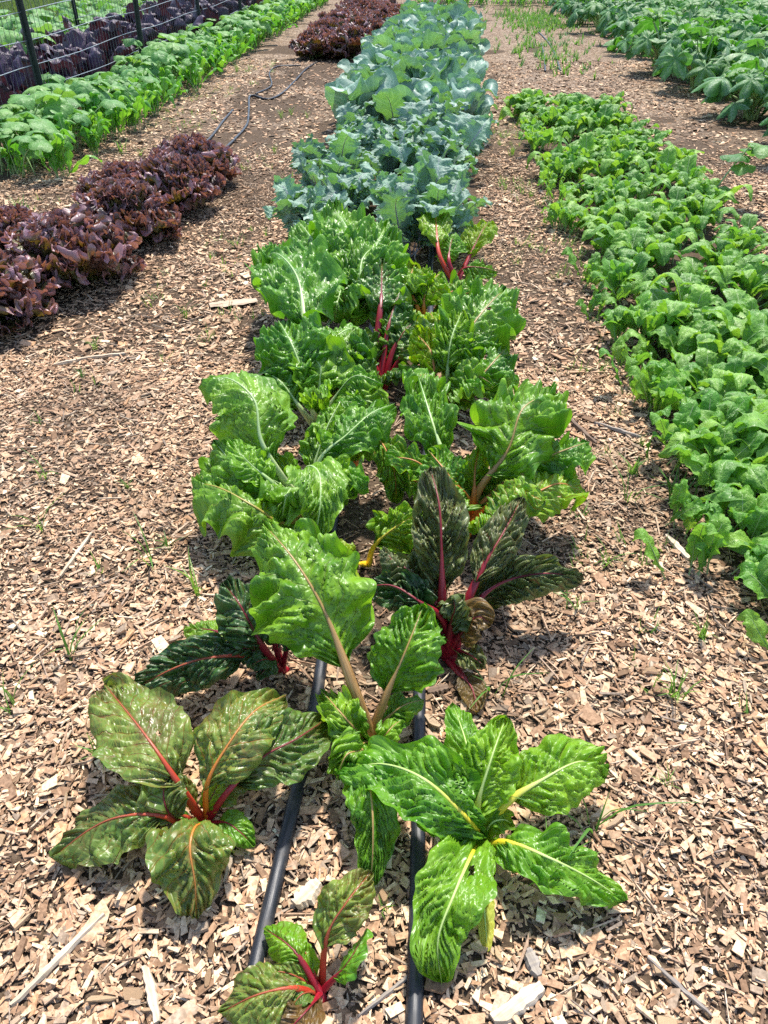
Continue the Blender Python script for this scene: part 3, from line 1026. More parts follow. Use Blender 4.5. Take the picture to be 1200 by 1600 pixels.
chard((572, 882), "tiny yellow stemmed chard tucked behind the large tan stemmed leaf", [
    (((555, 880, .05), (540, 868, .09), (533, 842, .11)), .2, 74, dict(c='glow', bul=.7)), (((585, 855, .06), (612, 830, .12), (660, 798, .15)), .28, 86, dict(c='green', bul=1.3)),
], 'gold', 'lime', 1.0)


# ------------------------------------------------------------------ leaf sets shared by the bed plants
def leaf_set(n, maker):
    return [maker(i) for i in range(n)]


def arch(L, rise, reach, droop, seed, side=0.06):
    r = np.random.default_rng(seed + 100)
    sx = r.normal(0, side, 4) * L
    return [(0, 0, -0.01), (sx[0] * .3, reach * .30 * L, rise * .55 * L), (sx[1] * .7, reach * .68 * L, rise * L),
            (sx[2], reach * L, (rise - droop) * L)]


def make_strip_set(n, name, L, wid, b0, outline, mat, stemmat, rise=(0.5, 0.8), reach=(0.6, 0.85), droop=(-0.1, 0.3), nu=34, nv=13, stem_r=0.004, **kw):
    def mk(i):
        r = np.random.default_rng(i * 7 + len(name))
        pts = arch(L, r.uniform(*rise), r.uniform(*reach), r.uniform(*droop), i + len(name) * 10)
        k = dict(kw)
        k['cup'] = k.get('cup', 0.0) + r.uniform(-.18, .18)
        v, f, uv, um, _ = strip_leaf(pts, b0, wid * r.uniform(.85, 1.15), outline, nu=nu, nv=nv, roll=r.normal(0, .18), seed=i + 3, hint=(0, -0.4, 1), **k)
        sv, sf, su, sm = tube(pts, [stem_r * 1.2, stem_r, stem_r * .6, stem_r * .2], n=12, sides=6, hint=(0, -0.4, 1), flat=.75, upto=.92, offset=-.2)
        V, F, UV, UM, FM = join([(v, f, uv, um), (sv, sf, su, sm)])
        return mesh_from(name, V, F, [mat, stemmat], UV, UM, FM)
    return leaf_set(n, mk)


def make_palm_set(n, name, R, height, reach, mat, stemmat, lobes, depth, serr, cup, wave=0.06, stem_r=0.006, tiltr=(0.1, 0.7)):
    def mk(i):
        r = np.random.default_rng(i * 5 + len(name))
        h = height * r.uniform(.75, 1.15); d = reach * r.uniform(.6, 1.2)
        v, f, uv, um = polar_leaf(R * r.uniform(.8, 1.15), lobes, depth, serr, cup + r.uniform(-.12, .12), seed=i + 1, wave=wave)
        t = r.uniform(*tiltr)
        ct, st = math.cos(t), math.sin(t)
        v = np.stack([v[:, 0], v[:, 1] * ct + v[:, 2] * st, -v[:, 1] * st + v[:, 2] * ct], -1)     # main lobe tips outwards and down
        v = v + np.array([0, d, h])
        pts = [(0, 0, -.01), (r.normal(0, .02), d * .3, h * .6), (0, d, h)]
        sv, sf, su, sm = tube(pts, [stem_r * 1.3, stem_r, stem_r * .8], n=9, sides=6, hint=(0, -1, .3))
        V, F, UV, UM, FM = join([(v, f, uv, um), (sv, sf, su, sm)])
        return mesh_from(name, V, F, [mat, stemmat], UV, UM, FM)
    return leaf_set(n, mk)


def rosette(name, label, cat, group, x, y, meshes, n, size, lean=(0.0, 0.35), jitter=0.03, upright_in=0.9, twist=0.2, z=0.0, seed=0):
    """A plant of n leaves on a golden-angle spiral; the inner leaves stand more upright."""
    r = np.random.default_rng(seed + 1000)
    pl = thing(name, label, cat, (x, y, float(ground_z(x, y)) + z), group)
    a0 = r.uniform(0, 6.28)
    for i in range(n):
        f = i / max(1, n - 1)                                  # 0 outside, 1 inside
        tilt = r.uniform(*lean) * -1 * (1 - f) + upright_in * f * 0.75 + r.normal(0, .1)
        s = size * (1.0 - 0.38 * f) * r.uniform(.85, 1.15)
        az = a0 + i * 2.39996 + r.normal(0, .15)
        add("leaf", meshes[int(r.integers(len(meshes)))], pl, (r.normal(0, jitter), r.normal(0, jitter), 0.0), (tilt, r.normal(0, twist), az), s)
    return pl


GREEN_STEM = stem_material("green_stalk", (0.20, 0.32, 0.10), (0.32, 0.42, 0.18))
PALE_STEM = stem_material("pale_stalk", (0.40, 0.48, 0.30), (0.52, 0.58, 0.42))
VIOLET_STEM = stem_material("violet_stalk", (0.26, 0.22, 0.30), (0.36, 0.34, 0.38))
DARK_STEM = stem_material("purple_stalk", (0.10, 0.05, 0.10), (0.16, 0.09, 0.14))

# ------------------------------------------------------------------ kale and collards, middle bed
KALE_M = leaf_material("kale_leaf", (0.160, 0.275, 0.195), (0.235, 0.360, 0.270), (0.42, 0.49, 0.49), n=8, slope=.34, vw=.09, vstr=.55, rough=.5, trans=.2,
                       tcol=(1.15, 1.7, .28), bscale=45, bstr=.5, bdist=.006, fine=.12, var=.3, spec=.45)
COLL_M = leaf_material("collard_leaf", (0.155, 0.270, 0.205), (0.230, 0.355, 0.280), (0.44, 0.55, 0.48), n=9, slope=.30, vw=.11, vstr=.7, rough=.46, trans=.2,
                       tcol=(1.15, 1.7, .25), bscale=38, bstr=.35, bdist=.005, fine=.2, var=.3, spec=.5)
kale_leaves = make_strip_set(9, "kale_leaf", .42, .27, .22, out_kale, KALE_M, VIOLET_STEM, rise=(.5, .85), reach=(.5, .8), droop=(-.1, .35), nu=72, nv=17,
                             stem_r=.006, ruffle=.026, rfreq=5, bul=.006, bulsize=.05, edge_noise=.16, fold=.12)
coll_leaves = make_strip_set(9, "collard_leaf", .40, .26, .22, out_collard, COLL_M, PALE_STEM, rise=(.6, .9), reach=(.45, .75), droop=(-.2, .15), nu=34, nv=17,
                             stem_r=.006, ruffle=.026, rfreq=2.4, bul=.006, bulsize=.06, quilt=.004, edge_noise=.05, cup=.25)
k = 0
yy = 3.92
while yy < 14.2:
    cols = (-.60, -.20, .19) if k % 2 == 0 else (-.48, .02)
    if yy < 5.4:
        cols = (-.64, -.24, .12) if k % 2 == 0 else (-.50, .02)
    for ci, cx_ in enumerate(cols):
        where = "%s row behind the chard, %s" % (nth(k), place(ci, len(cols)))
        x = cx_ + rng.normal(0, .05) + max(0.0, yy - 6.5) * .03; y = yy + rng.normal(0, .06)
        if yy < 6.3:
            rosette("kale_plant", "blue green frilly kale plant, " + where, "kale", "frilly kale behind the chard", x, y, kale_leaves, 15, rng.uniform(.72, .98),
                    lean=(-.1, .25), seed=k * 17 + int(cx_ * 100) + 60)
        else:
            rosette("collard_plant", "grey green broad leaved collard plant, " + where, "collard", "collards beyond the kale", x, y, coll_leaves, 12, rng.uniform(.9, 1.15),
                    lean=(-.15, .15), seed=k * 19 + int(cx_ * 100) + 90)
    yy += .31
    k += 1

# ------------------------------------------------------------------ turnip greens, right bed
MUS_M = leaf_material("turnip_leaf", (0.092, 0.250, 0.022), (0.190, 0.390, 0.050), (0.34, 0.50, 0.17), n=8, slope=.30, vw=.07, vstr=.5, rough=.44, trans=.30,
                      bscale=55, bstr=.4, bdist=.005, fine=.12, var=.5, spec=.5)
MUS_L = leaf_material("young_turnip_leaf", (0.13, 0.32, 0.035), (0.18, 0.38, 0.05), (0.28, 0.46, 0.12), n=8, slope=.30, vw=.09, vstr=.4, rough=.42, trans=.35,
                      bscale=55, bstr=.5, bdist=.005, fine=.1, var=.3)
mus_leaves = make_strip_set(10, "turnip_leaf", .31, .14, .16, out_mustard, MUS_M, GREEN_STEM, rise=(.45, .75), reach=(.65, .95), droop=(.05, .42), nu=48, nv=17,
                            stem_r=.004, ruffle=.011, rfreq=2.4, bul=.005, bulsize=.03, quilt=.002, edge_noise=.10, cup=-.10, fold=.12)
young_leaves = make_strip_set(6, "young_turnip_leaf", .22, .10, .22, out_mustard, MUS_L, GREEN_STEM, rise=(.6, .95), reach=(.5, .8), droop=(-.1, .2), nu=36, nv=11,
                              stem_r=.003, ruffle=.012, rfreq=3.5, bul=.004, bulsize=.03, edge_noise=.12)
k = 0
yy = 1.22
while yy < 8.0:
    for ci, cx_ in enumerate((.88, 1.15, 1.42) if k % 2 else (1.00, 1.28, 1.54)):
        x = cx_ + rng.normal(0, .07); y = yy + rng.normal(0, .11)
        if x > .65 + .50 * y:
            continue
        rosette("turnip_plant", "drooping green turnip plant, %s row from the camera, %s" % (nth(k), ("at the chard side", "in the middle of the bed", "at the squash side")[ci]), "greens", "turnip greens filling the bed", x, y, mus_leaves + young_leaves[:3], 18, rng.uniform(.68, 1.0) * (.8 if yy < 1.8 else 1),
                lean=(0, .38), upright_in=.55, seed=k * 13 + int(cx_ * 100))
    if rng.random() < .95:
        x = .78 + rng.normal(0, .06)
        rosette("turnip_seedling", "bright young turnip beside the %s turnip row, at the ragged path edge" % nth(k), "greens", "young turnips along the bed edge", x, yy + rng.normal(0, .08), young_leaves, 8,
                rng.uniform(.6, 1.0), lean=(0, .35), seed=k * 23 + 5)
    yy += .235
    k += 1

for k, (x, y, sc, young) in enumerate(((.93, 1.50, .8, 0), (.90, 1.74, .85, 0), (.97, 1.95, .9, 0), (.90, 2.18, .85, 0), (1.02, 1.68, .9, 0), (.84, 1.40, .8, 1), (.80, 1.62, .85, 1), (.78, 1.86, .9, 1), (.86, 2.02, .85, 1), (.95, 2.4, .9, 0), (.80, 2.3, .9, 1), (.92, 2.66, .95, 0), (1.12, 2.72, 1.0, 0), (1.30, 2.62, 1.0, 0), (.80, 2.8, .9, 1), (1.0, 2.92, 1.0, 0), (1.22, 2.45, 1.0, 0))):
    x += .07 if y < 2.2 else .02
    rosette("turnip_plant", "%s turnip at the open near end of the bed, %s from the camera" % (("leafy", "bright young")[young], nth(k)), "greens", "turnips at the near end of the bed", x, y,
            young_leaves if young else mus_leaves, 13, sc, lean=(0, .45), upright_in=.5, jitter=.04, seed=k * 43 + 9)

# ------------------------------------------------------------------ summer squash, far right
SQ_M = leaf_material("squash_leaf", (0.046, 0.165, 0.030), (0.090, 0.235, 0.045), (0.20, 0.34, 0.15), n=7, vw=.06, vstr=.5, rough=.5, trans=.25, tcol=(1.5, 2.0, .5),
                     mottle=(.26, .36, .30), palm=True, bscale=40, bstr=.4, bdist=.006, fine=.2, var=.4)
SQ_L = leaf_material("young_squash_leaf", (0.060, 0.19, 0.035), (0.10, 0.26, 0.045), (0.22, 0.36, 0.15), n=7, vw=.06, vstr=.4, rough=.5, trans=.35, palm=True, bscale=40, bstr=.4,
                     bdist=.006, fine=.15, var=.35)
sq_leaves = make_palm_set(8, "squash_leaf", .23, .40, .36, SQ_M, GREEN_STEM, 7, .58, .10, .12, wave=.11, stem_r=.011, tiltr=(.0, .9))
sq_young = make_palm_set(5, "young_squash_leaf", .15, .52, .22, SQ_L, GREEN_STEM, 7, .45, .07, .2, stem_r=.009, tiltr=(-.5, .4))
k = 0
for yy in np.arange(5.95, 21, .70):
    for ci, cx_ in enumerate(np.arange(2.60, 9.5, .72)):
        x = cx_ + rng.normal(0, .09) + (.3 if k % 2 else 0); y = yy + rng.normal(0, .1)
        if x > .05 + .445 * y + .3 or (cx_ > 6 and rng.random() < .3):
            continue
        pl = rosette("squash_plant", "bushy summer squash with lobed leaves, %s row, %s plant in from the mulch path" % (nth(k), nth(ci)), "squash", "squash plants in the wide bed", x, y, sq_leaves, 22 if y < 11 else 16, rng.uniform(.85, 1.15),
                     lean=(-.05, .45), upright_in=.2, seed=k * 29 + int(cx_ * 10))
        r = np.random.default_rng(k + 400)
        for i in range(3):
            add("leaf", sq_young[int(r.integers(5))], pl, (r.normal(0, .04), r.normal(0, .04), 0), (r.normal(0, .15), r.normal(0, .15), r.uniform(0, 6.28)), r.uniform(.8, 1.1))
    k += 1

# ------------------------------------------------------------------ beds along the fence
CUC_M = leaf_material("cucumber_leaf", (0.095, 0.26, 0.050), (0.145, 0.33, 0.075), (0.26, 0.42, 0.17), n=5, vw=.05, vstr=.45, rough=.5, trans=.3, palm=True, bscale=45, bstr=.4, bdist=.006, fine=.2, var=.35)
ARU_M = leaf_material("arugula_leaf", (0.085, 0.28, 0.022), (0.125, 0.34, 0.035), (0.22, 0.42, 0.10), n=6, vw=.08, vstr=.4, rough=.4, trans=.35, bscale=60, bstr=.3, bdist=.004, fine=.1, var=.35)
PUR_M = leaf_material("purple_leaf", (0.036, 0.020, 0.042), (0.066, 0.036, 0.072), (0.09, 0.05, 0.08), n=7, vw=.08, vstr=.5, rough=.46, trans=.15, tcol=(1.8, 1.0, .6), root=(0.10, .06, .03),
                      bscale=40, bstr=.6, bdist=.006, fine=.1, var=.4, spec=.6)
cuc_leaves = make_palm_set(6, "cucumber_leaf", .105, .33, .16, CUC_M, GREEN_STEM, 5, .22, .05, .10, stem_r=.004, tiltr=(-.2, .8))
aru_leaves = make_strip_set(7, "arugula_leaf", .24, .075, .2, out_arugula, ARU_M, GREEN_STEM, rise=(.6, 1.0), reach=(.35, .7), droop=(-.1, .3), nu=32, nv=9, stem_r=.0025,
                            ruffle=.010, rfreq=3, edge_noise=.1)
pur_leaves = make_strip_set(7, "purple_leaf", .42, .20, .30, out_spoon, PUR_M, DARK_STEM, rise=(.75, 1.0), reach=(.25, .5), droop=(-.1, .35), nu=30, nv=13, stem_r=.010,
                            ruffle=.02, rfreq=2.5, bul=.006, bulsize=.05, cup=-.25)
k = 0
for yy in np.arange(5.2, 20.5, .30):
    for ci, cx_ in enumerate((-2.50, -2.70)):
        x = cx_ + rng.normal(0, .06)
        if x < -.62 * yy + .2:
            continue
        rosette("arugula_plant", "bright green arugula plant, %s along the bed, in the %s line" % (nth(k), ("path side", "fence side")[ci]), "arugula", "arugula along the path", x, yy + rng.normal(0, .06), aru_leaves, 15,
                rng.uniform(1.0, 1.5), lean=(-.1, .45), seed=k * 7 + int(-cx_ * 100))
    k += 1
k = 0
for yy in np.arange(5.4, 21, .42):
    for ci, cx_ in enumerate((-2.72, -2.92)):
        x = cx_ + rng.normal(0, .07)
        if x < -.60 * yy:
            continue
        rosette("cucumber_vine", "pale cucumber plant, %s before the fence, %s" % (nth(k), ("behind the arugula", "touching the wire")[ci]), "cucumber", "cucumbers along the fence", x, yy + rng.normal(0, .08), cuc_leaves, 16,
                rng.uniform(.72, 1.1), lean=(-.1, .4), upright_in=.3, jitter=.07, seed=k * 11 + int(-cx_ * 100))
    k += 1
k = 0
for yy in np.arange(5.6, 21, .50):
    for ci, cx_ in enumerate((-3.36, -3.74)):
        x = cx_ + rng.normal(0, .06)
        if x < -.58 * yy - .3:
            continue
        rosette("purple_mustard", "dark purple mustard plant, %s in the %s line behind the wire fence" % (nth(k), ("front", "rear")[ci]), "mustard", "purple mustard behind the fence", x, yy + rng.normal(0, .08), pur_leaves, 13,
                rng.uniform(1.15, 1.5), lean=(-.1, .2), upright_in=.5, jitter=.05, seed=k * 31 + int(-cx_ * 100))
    k += 1
k = 0
for yy in np.arange(7.4, 22, .62):
    for ci, cx_ in enumerate((-4.2, -4.9, -5.4)):
        x = cx_ + rng.normal(0, .1)
        if x < -.56 * yy - .3:
            continue
        rosette("pumpkin_vine", "pale leaved vine, %s in the %s line beyond the purple mustard" % (nth(k), nth(ci)), "vine", "vines beyond the purple mustard", x, yy + rng.normal(0, .1), cuc_leaves, 12,
                rng.uniform(1.1, 1.5), lean=(-.1, .4), upright_in=.3, jitter=.09, seed=k * 37 + int(-cx_ * 100))
    k += 1
# a low leafy row closing the far end
k = 0
for xi, xx in enumerate(np.arange(-.3, 4.4, .42)):
    for yi, yy in enumerate((19.2, 19.9, 20.6)):
        rosette("bean_plant", "low green bean plant across the far end, %s row back, %s from the collards" % (nth(yi), nth(xi)), "beans", "plants across the far end", xx + rng.normal(0, .08), yy + rng.normal(0, .08), cuc_leaves if k % 3 else aru_leaves, 13,
                rng.uniform(.9, 1.5), lean=(-.1, .35), upright_in=.3, jitter=.1, seed=k * 41)
        k += 1

# ------------------------------------------------------------------ red lettuce
LET_M = leaf_material("red_lettuce_leaf", (0.048, 0.021, 0.018), (0.100, 0.042, 0.032), (0.12, 0.09, 0.04), n=6, slope=.5, vw=.08, vstr=.3, rough=.36, trans=.20, tcol=(1.7, 1.2, .5),
                      edge=(0.300, 0.155, 0.180), edge_from=.74, root=(0.10, 0.14, 0.025), bscale=70, bstr=.6, bdist=.005, fine=.05, var=.5, spec=.8, blotch=((0.150, 0.125, 0.025), .9),  # edge: lilac sky sheen on the frills, put into the leaf colour
                      alt=(0.11, 0.115, 0.026))


def lettuce_leaf(i):
    r = np.random.default_rng(i + 900)
    L = .27
    pts = [(0, 0, 0), (r.normal(0, .01), .075, .085), (r.normal(0, .012), .15, .16), (r.normal(0, .015), .20, .225)]
    v, f, uv, um, _ = strip_leaf(pts, .05, .22 * r.uniform(.85, 1.15), out_fan, nu=46, nv=72, hint=(0, -.6, 1), cup=.2 + r.uniform(-.2, .2), ruffle=.026, rfreq=6, bul=.010, bulsize=.03, seed=i + 5,
                                 fan=.28, tipfrill=.020, edge_noise=.1)
    return mesh_from("red_lettuce_leaf", v, f, [LET_M], uv, um)


let_leaves = leaf_set(9, lettuce_leaf)


def lettuce(x, y, size, n, label, seed, group):
    r = np.random.default_rng(seed + 70)
    pl = thing("red_lettuce", label, "lettuce", (x, y, float(ground_z(x, y))), group)
    for i in range(n):
        f = i / (n - 1)
        tilt = (-.55 + 1.15 * f ** .8) + r.normal(0, .14)
        rad = .05 * (1 - f)
        az = i * 2.39996 + r.normal(0, .2)
        s = size * (1.0 - .22 * f) * r.uniform(.85, 1.12)
        add("leaf", let_leaves[int(r.integers(9))], pl, (-math.sin(az) * rad, math.cos(az) * rad, 0.015 + .05 * f), (tilt, r.normal(0, .15), az), s)


NEAR_LET = [(-1.82, 2.88, 1.1, "red lettuce head cut by the picture edge, first of the lettuce row"), (-1.62, 3.36, 1.22, "widest purple red lettuce head, second from the camera"),
            (-1.58, 3.98, 1.1, "bronze red lettuce head, third along the row"), (-1.48, 4.5, 1.1, "dark red lettuce head, fourth along the row"),
            (-1.50, 5.0, 1.1, "frilly lilac topped lettuce head at the end of the row before the drip tubes"), (-2.05, 3.55, 1.0, "red lettuce head at the picture edge behind the widest one"),
            (-1.72, 4.45, .95, "small bronze lettuce head on the fence side of the row")]
for i, (x, y, s, lb) in enumerate(NEAR_LET):
    lettuce(x, y, s * .84, 76, lb, i * 3, "red lettuces in the near block")
k = 0
for yi, yy in enumerate(np.arange(11.05, 17.2, .52)):
    for xi, xx in enumerate((-1.48, -1.08)):
        lettuce(xx + rng.normal(0, .05) + (yy - 11) * .02, yy + rng.normal(0, .06), rng.uniform(.95, 1.2), 34, "bronze red lettuce in the far block, %s row, %s" % (nth(yi), ("fence side", "collard side")[xi]), 100 + k, "red lettuces in the far block")
        k += 1

# ------------------------------------------------------------------ wire fence
POST_M = plain_material("dark_green_post", (0.012, 0.022, 0.018), (0.03, 0.04, 0.035), 60, .5, .2)
WIRE_M = plain_material("galvanised_wire", (0.30, 0.34, 0.38), (0.44, 0.47, 0.50), 80, .4, .1, .7)
FX = -3.06
fence = tag(thing("wire_fence", "dark metal posts carrying thin galvanised wire mesh", "fence", (FX, 0, 0)), "dark metal posts carrying thin galvanised wire mesh", "fence")


def post(y, x=FX, h=1.5):
    # T-section post with studs up the face
    w, t = .052, .006
    vs, fs = [], []

    def box(x0, x1, y0, y1, z0, z1):
        b = len(vs)
        vs.extend([(x0, y0, z0), (x1, y0, z0), (x1, y1, z0), (x0, y1, z0), (x0, y0, z1), (x1, y0, z1), (x1, y1, z1), (x0, y1, z1)])
        fs.extend([[b + i for i in q] for q in ([0, 3, 2, 1], [4, 5, 6, 7], [0, 1, 5, 4], [1, 2, 6, 5], [2, 3, 7, 6], [3, 0, 4, 7])])
    box(-.005, .004, -w / 2 - .008, w / 2 + .008, -.2, h)
    box(.0045, .038, -.004, .004, -.2, h)
    for i in range(26):
        box(-.012, -.0045, -.007, .007, .1 + i * .054, .12 + i * .054)
    return mesh_from("post", vs, fs, [POST_M], smooth_shade=False)


pm = post(0)
posts_y = [6.55, 9.0, 11.5, 14.0, 16.5, 19.0]
for y in posts_y:
    add("post", pm, fence, (0, y, 0), (rng.normal(0, .035), rng.normal(0, .03), 0))


def wire(z, x0=0.0, y0=4.5, y1=24.0, r=.0030, sag=.009):
    ys = np.linspace(y0, y1, 34)
    pts = [(x0 - .006, y, z + sag * math.sin(y * 2.6 + z * 9)) for y in ys]
    v, f, uv, um = tube(pts, [r, r], n=66, sides=5)
    return mesh_from("wire", v, f, [WIRE_M], uv, um)


for z in (.30, .47, .64, .82, 1.0, 1.18, 1.36):
    add("wire", wire(z), fence)
vs, fs = [], []
for y in np.arange(4.5, 24, .075):
    b = len(vs)
    r = .0016
    vs += [(-.008 - r, y, .28), (-.008 + r, y - r, .28), (-.008 + r, y + r, .28), (-.008 - r, y, 1.37), (-.008 + r, y - r, 1.37), (-.008 + r, y + r, 1.37)]
    fs += [[b, b + 1, b + 4, b + 3], [b + 1, b + 2, b + 5, b + 4], [b + 2, b, b + 3, b + 5]]
DARK_WIRE = plain_material("dull_wire", (0.06, 0.065, 0.07), (0.13, 0.135, 0.14), 80, .6, .1, .3)
mw = add("upright_wires", mesh_from("upright_wires", vs, fs, [DARK_WIRE], smooth_shade=False), fence)
mw["kind"] = "stuff"
far_fence = thing("wire_fence", "second line of posts and wire beyond the purple mustard", "fence", (-4.55, 0, 0))
for y in (11.2, 14.2, 17.2, 20.2, 23.2):
    add("post", pm, far_fence, (0, y, 0))
for z in (.4, .7, 1.0, 1.3):
    add("wire", wire(z, y0=9, y1=26), far_fence)

# ------------------------------------------------------------------ drip tubes
t = NT("black_poly_tube")
met = t.uv("metre")
mp = t.n.new("ShaderNodeMapping"); mp.inputs["Scale"].default_value = (6, 500, 1); t.link(met, mp.inputs[0])
f = t.noise(mp.outputs[0], 1.0, 3.0)
dust = t.noise(met, 14, 4.0)
c = t.mix(t.mapr(f, .35, .65), (0.010, 0.012, 0.017), (0.022, 0.025, 0.033))
c = t.mix(t.mapr(dust, .55, .75, 0.0, .55), c, (0.16, 0.13, 0.10))
t.link(c, t.bsdf.inputs["Base Color"])
t.link(t.mapr(dust, .4, .7, .38, .62), t.bsdf.inputs["Roughness"])
t.link(t.bump(f, .25, .002), t.bsdf.inputs["Normal"])
TUBE_M = t.m


def drip(name, label, pts, r=.0135, n=90, sides=14):
    pts = np.array(pts, float)
    o = pts[0].copy(); o[2] = 0
    v, f, uv, um = tube(pts - o, [r, r], n=n, sides=sides)
    ob = add(name, mesh_from(name, v, f, [TUBE_M], uv, um), None, tuple(o))
    return tag(ob, label, "hose", "drip irrigation tubes")


def gp(x, y, r=.0135, h=0.0):
    return (x, y, float(ground_z(x, y)) + r * .5 + .004 + h)


drip("drip_tube", "black drip tube running straight down the middle bed beside the lime chard",
     [gp(.012 + .006 * math.sin(y * 3), y) for y in np.concatenate([np.linspace(.2, 4.2, 22), np.linspace(4.6, 6, 4)])])
drip("drip_tube", "black drip tube curving past the bronze chard and under the large green leaves",
     [gp(-.245, .2), gp(-.235, .45), gp(-.222, .68), gp(-.208, .9), gp(-.205, 1.1), gp(-.215, 1.35), gp(-.235, 1.6), gp(-.24, 1.9), gp(-.235, 2.4), gp(-.22, 3.2), gp(-.22, 4.4)])


def along(px, r=.011):
    out = []
    for x, y in px:
        p = P(x, y)
        out.append(gp(p[0], p[1], r))
    return out


drip("drip_tube", "dusty drip tube lying crooked across the soil between the two lettuce blocks", along([(335, 250), (350, 236), (368, 217), (386, 197), (389, 175), (392, 152), (418, 157), (440, 148), (460, 128), (478, 110), (495, 99)]), .010)
drip("drip_tube", "short piece of drip tube half buried in mulch beside the crooked one", along([(310, 235), (332, 214), (350, 190), (364, 174)]), .010)
drip("drip_tube", "thin dark drip tube looping over the soil nearer the fence beds", along([(400, 150), (424, 136), (421, 115), (432, 106), (455, 104), (470, 104)]), .008)
drip("drip_tube", "dark drip tube lying in the weedy gap beyond the turnip bed", along([(876, 112), (866, 85), (855, 65), (838, 48)]), .010)
drip("drip_tube", "second dark drip tube in the weedy gap beyond the turnip bed", along([(852, 112), (850, 92), (846, 70)]), .010)

# ------------------------------------------------------------------ weeds and grass tufts
GRASS_M = leaf_material("grass_blade", (0.10, 0.24, 0.035), (0.15, 0.30, 0.05), (0.22, 0.36, 0.10), n=2, vw=.02, vstr=.2, rough=.45, trans=.35, bscale=120, bstr=.1, fine=0, var=.4)


def blades(n, h, spread, seed, wid=.004):
    r = np.random.default_rng(seed)
    parts = []
    for i in range(n):
        a = r.uniform(0, 6.28); d = r.uniform(.15, 1.0) * spread; hh = h * r.uniform(.5, 1.1)
        b = np.array([r.normal(0, .008), r.normal(0, .008), -.004])
        tip = b + np.array([math.cos(a) * d, math.sin(a) * d, hh])
        mid = b * .5 + tip * .5 + np.array([-math.cos(a) * d * .18, -math.sin(a) * d * .18, hh * .18])
        S, _ = curve([b, mid, tip], 7)
        side = np.array([-math.sin(a), math.cos(a), 0])
        w = wid * np.array([.6, .9, 1, .95, .75, .45, .05]) * r.uniform(.7, 1.2)
        v = np.concatenate([S - side * w[:, None] * .5, S + side * w[:, None] * .5])
        f = [[k, k + 1, k + 8, k + 7] for k in range(6)]
        uv = np.concatenate([np.stack([np.linspace(0, 1, 7), np.zeros(7)], -1), np.stack([np.linspace(0, 1, 7), np.ones(7)], -1)])
        parts.append((v, f, uv, uv * .05))
    V, F, UV, UM, _ = join(parts)
    return mesh_from("grass_tuft", V, F, [GRASS_M], UV, UM)


tuft_meshes = [blades(int(9 + 3 * (i % 4)), .085, .09, 300 + i) for i in range(8)]
long_tufts = [blades(6, .12, .16, 330 + i, .005) for i in range(4)]
TUFTS = [((925, 1300), 1.1, 1), ((850, 1390), .9, 1), ((770, 1085), .9, 1), ((232, 880), .9, 1), ((265, 860), .7, 0), ((110, 1030), .9, 1), ((200, 765), .5, 0), ((70, 750), .7, 1), ((65, 830), .7, 1),
         ((290, 500), .8, 0), ((130, 590), .5, 0), ((150, 545), .6, 0), ((370, 385), .9, 0), ((310, 930), .9, 1), ((985, 745), 1.0, 0), ((1050, 790), 1.2, 0), ((980, 790), .8, 1), ((900, 960), .8, 1),
         ((1095, 1000), .7, 0), ((1050, 1090), .8, 0), ((950, 880), .8, 0), ((940, 460), .8, 1), ((1000, 600), .8, 1), ((160, 1190), .7, 0), ((40, 340), 1.2, 0), ((30, 330), 1.0, 0), ((110, 255), 1.1, 0),
         ((190, 240), 1.2, 0), ((220, 245), 1.0, 0), ((250, 240), 1.0, 0), ((455, 180), 1.0, 0), ((440, 185), .9, 0), ((480, 185), .8, 0), ((430, 240), .9, 0), ((470, 92), 1.0, 0), ((370, 112), 1.1, 0), ((390, 110), 1.0, 0), ((850, 350), .9, 0), ((830, 310), .8, 0), ((800, 245), .9, 0),
         ((790, 295), .6, 0), ((1000, 700), .5, 0), ((720, 880), .6, 1), ((20, 1110), .7, 1), ((1040, 1230), .5, 0), ((620, 700), .6, 1), ((640, 665), .6, 0), ((600, 1420), .3, 0), ((470, 1195), .4, 0)]
LAND = {"lime green chard": (752, 1314), "bronze green chard": (318, 1290), "puckered bronze chard": (703, 1022), "orange stemmed chard": (728, 834), "big crinkled chard": (478, 802), "crimson stemmed chard": (598, 610),
        "widest red lettuce": (150, 460), "end of the near lettuce row": (320, 330), "far lettuce block": (540, 90), "crooked drip tube": (390, 180), "arugula edge": (60, 270), "kale": (760, 330), "turnip bed's near end": (1150, 880),
        "turnip bed's middle edge": (960, 540), "turnip bed's far end": (830, 240), "dark green chard": (420, 1030)}
used_land = {}
for i, ((px, py), s, lg) in enumerate(TUFTS):
    p = P(px, py)
    me = long_tufts[i % 4] if lg else tuft_meshes[i % 8]
    o = add("grass_tuft", me, None, (p[0], p[1], float(ground_z(p[0], p[1]))), (0, 0, i * 1.7), s)
    order = {}
    near = min(LAND, key=lambda q: math.hypot(LAND[q][0] - px, LAND[q][1] - py))
    same = sorted((math.hypot(LAND[near][0] - a - 0, LAND[near][1] - b_), a, b_) for (a, b_), _, l2 in TUFTS if l2 == lg and min(LAND, key=lambda q: math.hypot(LAND[q][0] - a, LAND[q][1] - b_)) == near)
    rank = [(a, b_) for _, a, b_ in same].index((px, py))
    tag(o, ("long bladed grass weed, " if lg else "short grass tuft, ") + (nth(rank) + " " if len(same) > 1 else "") + ("out from the " if len(same) > 1 else "beside the ") + near, "grass tuft", "long grass weeds" if lg else "short grass tufts")
r = np.random.default_rng(88)
parts = []
zones = [((835, 40), .30, 160), ((845, 70), .35, 110), ((830, 27), .35, 200), ((865, 95), .25, 60), ((860, 35), .25, 90)]
